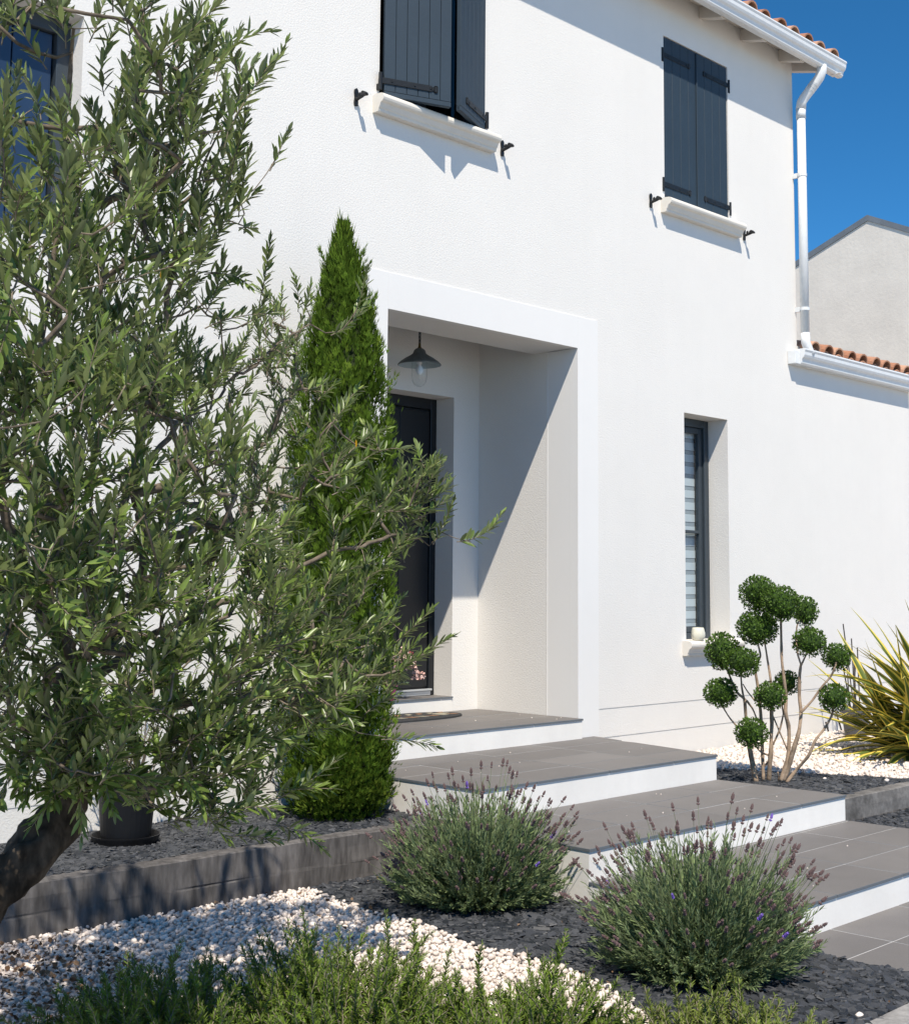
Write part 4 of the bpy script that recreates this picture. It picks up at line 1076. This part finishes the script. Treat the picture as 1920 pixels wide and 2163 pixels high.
# ---------- cypress
def cypress():
    f0 = gz(700,1738,-.3); b0 = f0+np.array([.75,.66,0])*.17; b0[2] = -.3
    b0[1] = min(b0[1], -.33)
    t = thing('cypress_tree', b0, 'tall narrow bright green cypress standing by the porch', 'tree')
    H = 3.03; lean = np.array([-.012,.012,0])
    def rr(h):   # radius at height fraction
        return np.interp(h, [0,.05,.12,.22,.40,.55,.66,.81,.91,1.0], [.20,.255,.262,.25,.262,.268,.250,.180,.100,.008])
    def cen(h): return b0+lean*h[:,None]**1.5+np.array([0,0,1])*(h*H)[:,None]
    hs = np.linspace(0,.93,30); core = MB()
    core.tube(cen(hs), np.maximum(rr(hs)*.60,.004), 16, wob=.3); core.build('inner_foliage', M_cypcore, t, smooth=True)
    m = MB(); m.tube([b0+np.array([0,0,-.03]), b0+np.array([0,0,.3])], [.045,.035], 10); m.build('trunk', M_bark, t)
    # spray: a flat fan of three scale-leaf fingers
    SV = []; SF = []
    for k, (ax_, l, w_) in enumerate(((0,1.0,.055),(.42,.72,.05),(-.42,.74,.05),(.2,.5,.045),(-.22,.52,.045))):
        c_, s_ = math.cos(ax_), math.sin(ax_); y0 = .12*abs(ax_)
        n0 = len(SV)
        for (x,y,z) in ((-w_*.6,0,0),(w_*.6,0,0),(w_,l*.55,.03),(0,l,.0),(-w_,l*.55,.03)):
            SV.append((x*c_+y*s_, -x*s_+y*c_+y0, z+.02*k))
        SF.append(tuple(n0+i for i in range(5)))
    SV = np.array(SV)
    N = 17000; h = rng.random(N)**1.15; h = np.clip(h*1.0, 0, .995)
    a = rng.random(N)*2*math.pi
    lump = np.array([1+.22*noise.noise(Vector((math.cos(x)*2.2, math.sin(x)*2.2, y*11)))+.20*noise.noise(Vector((math.cos(x)*5, math.sin(x)*5, y*26))) for x, y in zip(a, h)])
    R = rr(h)*lump*rng.uniform(.66,1.0,N)*np.where(rng.random(N)<.04,1.14,1.0)
    er = np.c_[np.cos(a), np.sin(a), np.zeros(N)]
    loc = cen(h)+er*R[:,None]
    up = np.interp(h, [0,.2,1], [.9,1.5,2.6])
    D = er*rng.uniform(.5,1.0,N)[:,None]+np.array([0,0,1])*up[:,None]+rng.normal(0,.28,(N,3))
    Mx = frames(D, er+rng.normal(0,.5,(N,3)))*(rng.uniform(.022,.048,N)*np.interp(h,[0,.8,1],[1,1,1.2]))[:,None,None]
    tint = np.clip(.45+.9*(lump-1)+rng.normal(0,.2,N), 0, 1)  # gap shade put into the tint: hollows darker, bulges lighter
    m = MB(); m.scatter(SV, SF, loc, Mx, 0, tint*.75)
    K = 560; hc = rng.random(K)**1.1*.91; ac = rng.random(K)*2*math.pi; ec = np.c_[np.cos(ac),np.sin(ac),np.zeros(K)]
    q = 42; ci = np.repeat(np.arange(K), q); u = rng.random(K*q)
    ax_ = ec*np.interp(hc,[0,.5,1],[.42,.34,.16])[:,None]+np.array([0,0,1])+rng.normal(0,.12,(K,3)); ax_ /= np.linalg.norm(ax_,axis=1)[:,None]
    LK = rng.uniform(.12,.24,K)*np.interp(hc,[0,.8,.92],[1,.9,.8])
    off = rng.normal(0,1,(K*q,3))*((.024*(1-u)**.6+.004)*np.interp(hc,[0,.7,.91],[1,.8,.28])[ci])[:,None]
    loc = (cen(hc)+ec*(rr(hc)*rng.uniform(.70,.90,K)*np.interp(hc,[0,.75,.91],[1,.95,.6]))[:,None])[ci]+ax_[ci]*(u*LK[ci])[:,None]+off
    D = ax_[ci]*1.2+off*14+rng.normal(0,.22,(K*q,3))
    m.scatter(SV, SF, loc, frames(D, ec[ci]+rng.normal(0,.5,(K*q,3)))*rng.uniform(.022,.046,K*q)[:,None,None], 0, np.clip(.25+.55*u+rng.normal(0,.15,K)[ci],0,1))  # clumps tinted dark in the gaps, lighter to the tips, as painted shade
    N2 = 260; h2 = rng.uniform(.70,1.0,N2); a2 = rng.random(N2)*2*math.pi; e2 = np.c_[np.cos(a2),np.sin(a2),np.zeros(N2)]
    m.scatter(SV, SF, cen(h2)+e2*(rr(h2)*.8)[:,None], frames(e2*.25+np.array([0,0,1])+rng.normal(0,.08,(N2,3)), e2)*rng.uniform(.07,.125,N2)[:,None,None]*np.array([.6,1,1])[None,None,:], 0)
    m.build('crown', M_cyp, t)
    # looser paler growth round the foot
    N = 6500; cl = [(np.array([math.cos(x)*.17, math.sin(x)*.17*.9, z]), r) for x, z, r in ((-2.6,.09,.13),(-2.0,.13,.14),(-1.4,.10,.13),(-.7,.12,.12),(-2.3,.27,.11),(-1.1,.28,.11),(.1,.16,.11),(2.8,.14,.12))]
    pick = rng.integers(0,len(cl),N); d = sphere_dirs(N,-.3)
    c = np.array([cl[i][0] for i in pick]); r_ = np.array([cl[i][1] for i in pick])
    loc = b0+c+d*(r_*rng.uniform(.72,1,N))[:,None]
    loc[:,2] = np.maximum(loc[:,2], -.295)
    m = MB(); m.scatter(SV, SF, loc, frames(d*.8+np.array([0,0,.7])+rng.normal(0,.3,(N,3)), d+rng.normal(0,.5,(N,3)))*rng.uniform(.022,.042,N)[:,None,None]); m.build('base_growth', M_thuj, t)
cypress()

# ---------- cloud pruned box
def topiary():
    b0 = gz(1622,1655,-.33); t = thing('box_topiary', b0, 'cloud pruned topiary with round green balls on bare pale stems', 'topiary')
    vd = unit(np.array([b0[0]-CAM[0], b0[1]-CAM[1], 0])); dist = np.linalg.norm(b0-CAM)
    def P(cx, cy, dz=0.0): return at(1480+cx/4.259, 1200+cy/4.259, dist/1.0)+vd*dz
    # keep everything near the vertical plane through the foot
    def W(cx, cy, dz=0.0):
        d = ray(1480+cx/4.259, 1200+cy/4.259); s = ((b0-CAM)@vd+dz)/(d@vd); return CAM+d*s
    k_ = dist/FPX/4.259
    balls = [(520,235,165,150,.02),(715,325,165,150,-.10),(940,390,110,130,.05),(508,540,172,145,-.03),(195,750,150,160,.0),(368,850,150,122,-.12),(978,665,140,122,.0),(1225,800,120,112,.04),(182,1125,142,122,-.05),(622,1155,132,112,-.10),(775,1035,108,100,.14),(1205,1170,128,115,.0),(455,1485,138,124,-.12)]
    for cx, cy, rx, rz, dz in balls:
        c = W(cx,cy,dz); rx, rz = rx*k_*.99, rz*k_*.99
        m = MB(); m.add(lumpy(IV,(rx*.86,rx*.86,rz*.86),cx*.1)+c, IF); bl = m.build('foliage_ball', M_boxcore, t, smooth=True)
        N = int(1500*(rx/.11)**2); d = sphere_dirs(N,-1.0)
        lm = np.array([1+.10*noise.noise(Vector(q*2.6+cx)) for q in d])
        loc = c+d*np.array([rx,rx,rz])*(lm*rng.uniform(.84,1.03,N))[:,None]
        D = d*.8+np.array([0,0,.5])+rng.normal(0,.6,(N,3))
        m = MB(); m.scatter(LV*np.array([1.2,1,1]), LF, loc, frames(D, d+rng.normal(0,.45,(N,3)))*rng.uniform(.011,.019,N)[:,None,None]); m.build('leaves', M_box, bl)
    stems = [([(500,1930),(465,1750),(435,1600),(412,1400),(395,1180)],(.019,.012)),([(395,1180),(330,1125),(285,1030),(240,920),(210,830)],(.010,.006)),([(392,1190),(370,1080),(362,970),(365,900)],(.008,.006)),([(505,1360),(470,1270),(415,1195)],(.006,.007)),
        ([(565,1935),(553,1600),(540,1300),(512,1050),(490,930),(520,830),(540,790),(515,680),(508,600)],(.013,.006)),([(610,1935),(632,1650),(640,1350),(632,1250),(625,1180)],(.017,.008)),([(640,1400),(645,1200),(630,1000),(605,850),(580,690),(560,600)],(.009,.007)),
        ([(720,1925),(790,1720),(797,1450),(760,1300),(772,1180),(750,1000),(730,850),(725,650),(722,480),(720,400)],(.016,.007)),([(735,1920),(790,1790),(830,1650),(885,1480),(905,1300),(885,1150),(890,950),(902,870)],(.018,.009)),([(902,870),(870,770),(858,640),(865,520),(900,450)],(.007,.006)),([(902,880),(930,820),(955,770),(970,700)],(.007,.005)),
        ([(903,1300),(1000,1200),(1090,1070),(1170,980),(1205,905),(1220,840)],(.010,.006)),([(770,1935),(860,1820),(975,1690),(1030,1550),(1120,1440),(1180,1330),(1200,1230)],(.012,.007)),([(430,1510),(335,1435),(260,1350),(195,1245),(185,1180)],(.007,.005)),([(555,1800),(615,1740),(622,1690),(540,1660),(485,1590),(470,1540)],(.008,.006)),
        ([(780,1640),(700,1450),(645,1320)],(.006,.006)),([(650,1590),(715,1450),(745,1310),(728,1215),(760,1100)],(.007,.005)),([(490,1200),(420,1110),(380,1045)],(.005,.004)),([(700,1930),(695,1840)],(.008,.006))]
    for pts, (ra, rb) in stems:
        Q = np.array([W(x,y,.03*math.sin(i*1.7+x)) for i, (x,y) in enumerate(pts)]); n = len(Q)
        s = np.linspace(0,n-1,n*5); Q2 = np.stack([np.interp(s,np.arange(n),Q[:,k]) for k in range(3)],1)
        for _ in range(2): Q2[1:-1] = (Q2[:-2]+2*Q2[1:-1]+Q2[2:])/4
        m = MB(); m.tube(Q2, np.linspace(ra,rb,len(Q2))*.86, 9, wob=.28, seed=pts[0][0]); m.build('stem', M_boxstem, t, smooth=True)
topiary()

# ---------- variegated flax
def flax():
    b0 = gz(1985,1602,-.33); t = thing('flax_plant', b0, 'spiky flax plant with yellow edged sword leaves by the wall', 'plant')
    vd = np.array([AX[2][0],AX[2][1],0]); rt = np.array([AX[0][0],AX[0][1],0])
    fans = [(b0+rt*x+vd*y+np.array([0,0,z]), az) for x,y,z,az in ((-.16,-.10,.02,-.9),(-.02,-.18,.05,-1.3),(.05,.05,.10,0.0),(-.20,.12,.04,-.6),(.22,-.06,.05,.8),(-.06,.0,.28,-.3),(.12,.14,.2,.6))]
    for k in range(196):
        fb, tilt = fans[k % 7]; i_ = k//7
        a0 = rng.normal(0, .75)+(math.pi if rng.random() < .62 else 0); ax_ = rt*math.cos(a0)+np.array([-rt[1],rt[0],0])*math.sin(a0)
        a = math.atan2(ax_[1], ax_[0]); el = np.clip(rng.normal(.72,.42), .02, 1.45)
        L = rng.uniform(.55,.98); d = np.array([math.cos(a)*math.cos(el), math.sin(a)*math.cos(el), math.sin(el)])
        n = 9; q = fb+np.array([math.cos(a),math.sin(a),0])*.04; pts = [q.copy()]
        droop = rng.uniform(.03,.20)*math.cos(el)
        for i in range(n-1): d = unit(d+np.array([0,0,-droop*(.4+i/n)])); q = q+d*L/(n-1); q[2] = max(q[2],-.325); pts.append(q.copy())
        pts = np.array(pts); T = np.gradient(pts,axis=0); side = unit(np.cross(unit(T[0]), (0,0,1))+rng.normal(0,.15,3)); W_ = rng.uniform(.034,.050)
        V = []; ac = []
        for i in range(n):
            f = i/(n-1); w_ = W_*np.interp(f,[0,.25,.6,1],[.7,1,.8,.03]); nn = unit(np.cross(side, unit(T[i])))
            for j_, (u, ac_) in enumerate(((-1,1.0),(-.60,.64),(-.48,.5),(0,.0),(.48,.5),(.60,.64),(1,1.0))):
                V.append(pts[i]+side*w_*u+nn*w_*.35*abs(u)); ac.append(ac_)
        i = np.arange(n-1)[:,None]*7; j = np.arange(6)[None]
        F = np.stack([i+j,i+j+1,i+7+j+1,i+7+j],-1).reshape(-1,4)
        m = MB(); m.add(V,F); m.acr = ac; m.build('leaf', M_flax, t, smooth=True)
flax()

# ---------- lavender
def head_mesh(seed, mt):
    r_ = np.random.default_rng(seed); m = MB(); m.tube([(0,0,-.009),(0,0,.008),(0,0,.024)], [.0012,.0024,.001], 5)
    for w_ in range(5):
        z = -.001+w_*.0042; n = 6
        if w_ == 0: z = -.007
        for k in range(n):
            a = k*2*math.pi/n+w_*.6; d = np.array([math.cos(a)*.9, math.sin(a)*.9, .9]); c = np.array([0,0,z]); e = unit(d)
            u = unit(np.cross(e,(0,0,1))); v = np.cross(e,u); L = .0092*(1-.10*w_); R = .0030
            V = [c, c+e*L*.5+u*R, c+e*L*.5+v*R, c+e*L*.5-u*R, c+e*L*.5-v*R, c+e*L]
            m.add(V, [(0,2,1),(0,3,2),(0,4,3),(0,1,4),(1,2,5),(2,3,5),(3,4,5),(4,1,5)])
    return m.mesh('flower_head', mt)
HM = [head_mesh(k, M_lavdry) for k in range(3)]; HB = head_mesh(9, M_lavblue)
def lavender(c, R, H, nshoot, nflow, label, blue):
    t = thing('lavender', c, label, 'lavender', 'lavender bushes beside the steps')
    c = np.array(c, float); stem = MB(); LO=[]; LD=[]; LS=[]; heads=[]
    def rad(th): return np.interp(th, [0,.5,1.0,1.35,1.6], [H*.78, H*.78, R*.90, R*.74, R*.52])
    for k in range(nshoot+nflow):
        fl = k >= nshoot
        th = math.acos(1-rng.random()*(.97 if not fl else .74)); ph = rng.random()*2*math.pi
        d = np.array([math.sin(th)*math.cos(ph), math.sin(th)*math.sin(ph), math.cos(th)])
        o = c+np.array([math.cos(ph),math.sin(ph),0])*rng.uniform(.02,.17)*math.sin(th)
        L = rad(th)*(1+.08*noise.noise(Vector(d*3+c)))*(rng.uniform(.50,1.0) if not fl else rng.uniform(.94,1.17) if rng.random() < .8 else rng.uniform(.75,1.0))
        up = np.array([0,0,.30 if th > .9 else .12])
        n = 6; pts = [o]; dd = d*1.0
        for i in range(n): dd = unit(dd+up*.16+rng.normal(0,.022,3)); pts.append(pts[-1]+dd*L/n)
        pts = np.array(pts); pts[:,2] = np.maximum(pts[:,2], c[2]+.005)
        stem.tube(pts if not fl else pts[2:], np.linspace(.0022,.0012,len(pts)) if not fl else np.linspace(.0015,.0009,len(pts)-2), 3, cap=False, mi=0)
        if not fl:
            m_ = 34
            for i in range(m_):
                f = .30+.70*(i+rng.random())/m_; s = f*n; a_ = min(int(s),n-1); q = pts[a_]+(pts[a_+1]-pts[a_])*(s-a_)
                ax_ = unit(pts[a_+1]-pts[a_]+1e-9); sd = unit(np.cross(ax_, rng.normal(size=3)))
                LO.append(q); LD.append(ax_*1.2+sd*.62); LS.append(rng.uniform(.024,.042)*(1.0 if f < .9 else .75))
        else: heads.append((pts[-1], unit(pts[-1]-pts[-2])))
    stem.build('stems', M_lavstem, t, kind='stuff')
    N = len(LO); m = MB(); m.scatter(NV*np.array([1.5,1,1]), NF, np.array(LO), frames(np.array(LD), rng.normal(size=(N,3))+np.array([0,0,1]))*np.array(LS)[:,None,None], 0, np.clip(rng.beta(2,2,N),0,1)); m.build('leaves', M_lav, t, kind='stuff')
    for i, (p, d) in enumerate(heads[:298]):
        b_ = i < blue
        sc = rng.uniform(.9,1.32)
        place('flower_head', HB if b_ else HM[i%3], t, p, Matrix([list(r) for r in (frames(d[None])[0][:,[0,2,1]]*np.array([1,-1,1])*sc)]), 'violet flower head still in bloom' if b_ else None)
l1 = gz(1010,1935,-.5)+np.array([.72,.69,0])*.27; l2 = gz(1465,2092,-.5)+np.array([.80,.60,0])*.26
lavender((l1[0],l1[1],-.505), .44, .63, 1300, 298, 'round lavender bush with dry brown heads between the timber sleeper and the steps', 6)
lavender((l2[0]+.03,l2[1]-.02,-.505), .43, .64, 1300, 298, 'lavender bush with dry brown heads nearest the kerb, in front of the lower steps', 8)

# ---------- rosemary
def rosemary(px, py, R, H, n, mt, label, tall=(), name='rosemary', flop=.8):
    c = gz(px, py, -.51); t = thing(name, c, label, 'rosemary', 'rosemary bushes along the front')
    st_ = MB(); LO=[]; LD=[]; LS=[]
    def shoot(o, d, L, up, dens=300):
        k = 8; pts = [o]; dd = d
        for i in range(k): dd = unit(dd+np.array([0,0,up])+rng.normal(0,.10,3)); pts.append(pts[-1]+dd*L/k)
        pts = np.array(pts); st_.tube(pts, np.linspace(.0030,.0014,k+1), 4, cap=False)
        for i in range(int(L*dens*2)):
            f = .12+.88*rng.random(); s = f*k; a_ = min(int(s),k-1); q = pts[a_]+(pts[a_+1]-pts[a_])*(s-a_)
            ax_ = unit(pts[a_+1]-pts[a_]); sd = unit(np.cross(ax_, rng.normal(size=3)))
            LO.append(q); LD.append(ax_*.8+sd*.8); LS.append(rng.uniform(.015,.025)*(1 if f < .92 else .6))
    for k in range(n):
        a = rng.random()*2*math.pi; r = R*math.sqrt(rng.random())*.85
        o = c+np.array([math.cos(a)*r, math.sin(a)*r, 0])
        d = unit(np.array([math.cos(a)*flop*r/R, math.sin(a)*flop*r/R, 0])+np.array([rng.normal(0,.6),rng.normal(0,.6),.7]))
        hh = H*(1-.45*(r/R)**2)*(1+.55*noise.noise(Vector((o[0]*6,o[1]*6,2.2))))
        shoot(o, d, hh*rng.uniform(.7,1.35), rng.uniform(-.02,.12))
    for (tx,ty,tl,dx) in tall:
        q = gz(tx,ty,-.51); shoot(q+np.array([0,0,.05]), unit(np.array([dx*AX[0][0],dx*AX[0][1],1.0])), tl, .03, 420)
    st_.build('stems', M_rosstem, t, kind='stuff')
    N = len(LO); m = MB(); m.scatter(NV*np.array([1.5,1,1]), NF, np.array(LO), frames(np.array(LD), rng.normal(0,.6,(N,3))+np.array([0,0,1]))*np.array(LS)[:,None,None], 0, np.clip(rng.beta(2,2.3,N),0,1)); m.build('leaves', mt, t, kind='stuff')
rosemary(330,2235,.36,.22,300,M_ros,'shaded dark rosemary bush below the olive tree')
rosemary(740,2215,.32,.28,390,M_ros,'bright bushy rosemary in front of the white gravel, before the first lavender',[(640,2180,.26,.0),(800,2190,.30,.25),(850,2150,.25,.35)])
rosemary(1090,2245,.28,.22,280,M_ros,'rosemary with one tall leaning sprig in front of the white gravel strip',[(1130,2215,.30,.22),(1150,2190,.26,.10),(1010,2200,.24,-.1)])
rosemary(1500,2262,.36,.16,340,M_rosp,'pale low rosemary below the lavender near the kerb',[(1480,2200,.17,.15),(1560,2190,.16,.2)])

# ---------- plant in the black pot
def potshrub():
    c = np.array([bc[0],bc[1],-.02]); t = thing('potted_shrub', c, 'thin stemmed shrub with fine dark leaves in the black pot', 'shrub')
    st_ = MB(); LO=[]; LD=[]; LS=[]
    for k in range(34):
        d = unit(np.array([rng.normal(0,.35),rng.normal(0,.35),1])); L = rng.uniform(.35,.75); n = 6; pts = [c+np.array([rng.normal(0,.035),rng.normal(0,.035),0])]
        for i in range(n): d = unit(d+rng.normal(0,.10,3)); pts.append(pts[-1]+d*L/n)
        pts = np.array(pts); st_.tube(pts, np.linspace(.004,.0015,n+1), 5, cap=False)
        for i in range(40):
            f = .25+.75*rng.random(); s = f*n; a_ = min(int(s),n-1); q = pts[a_]+(pts[a_+1]-pts[a_])*(s-a_); ax_ = unit(pts[a_+1]-pts[a_]); sd = unit(np.cross(ax_, rng.normal(size=3)))
            LO.append(q); LD.append(ax_*.7+sd); LS.append(rng.uniform(.018,.032))
    st_.build('stems', M_twig, t, kind='stuff'); N = len(LO)
    m = MB(); m.scatter(NV*np.array([1.6,1,1]), NF, np.array(LO), frames(np.array(LD), rng.normal(size=(N,3)))*np.array(LS)[:,None,None]); m.build('leaves', M_ros, t, kind='stuff')
potshrub()
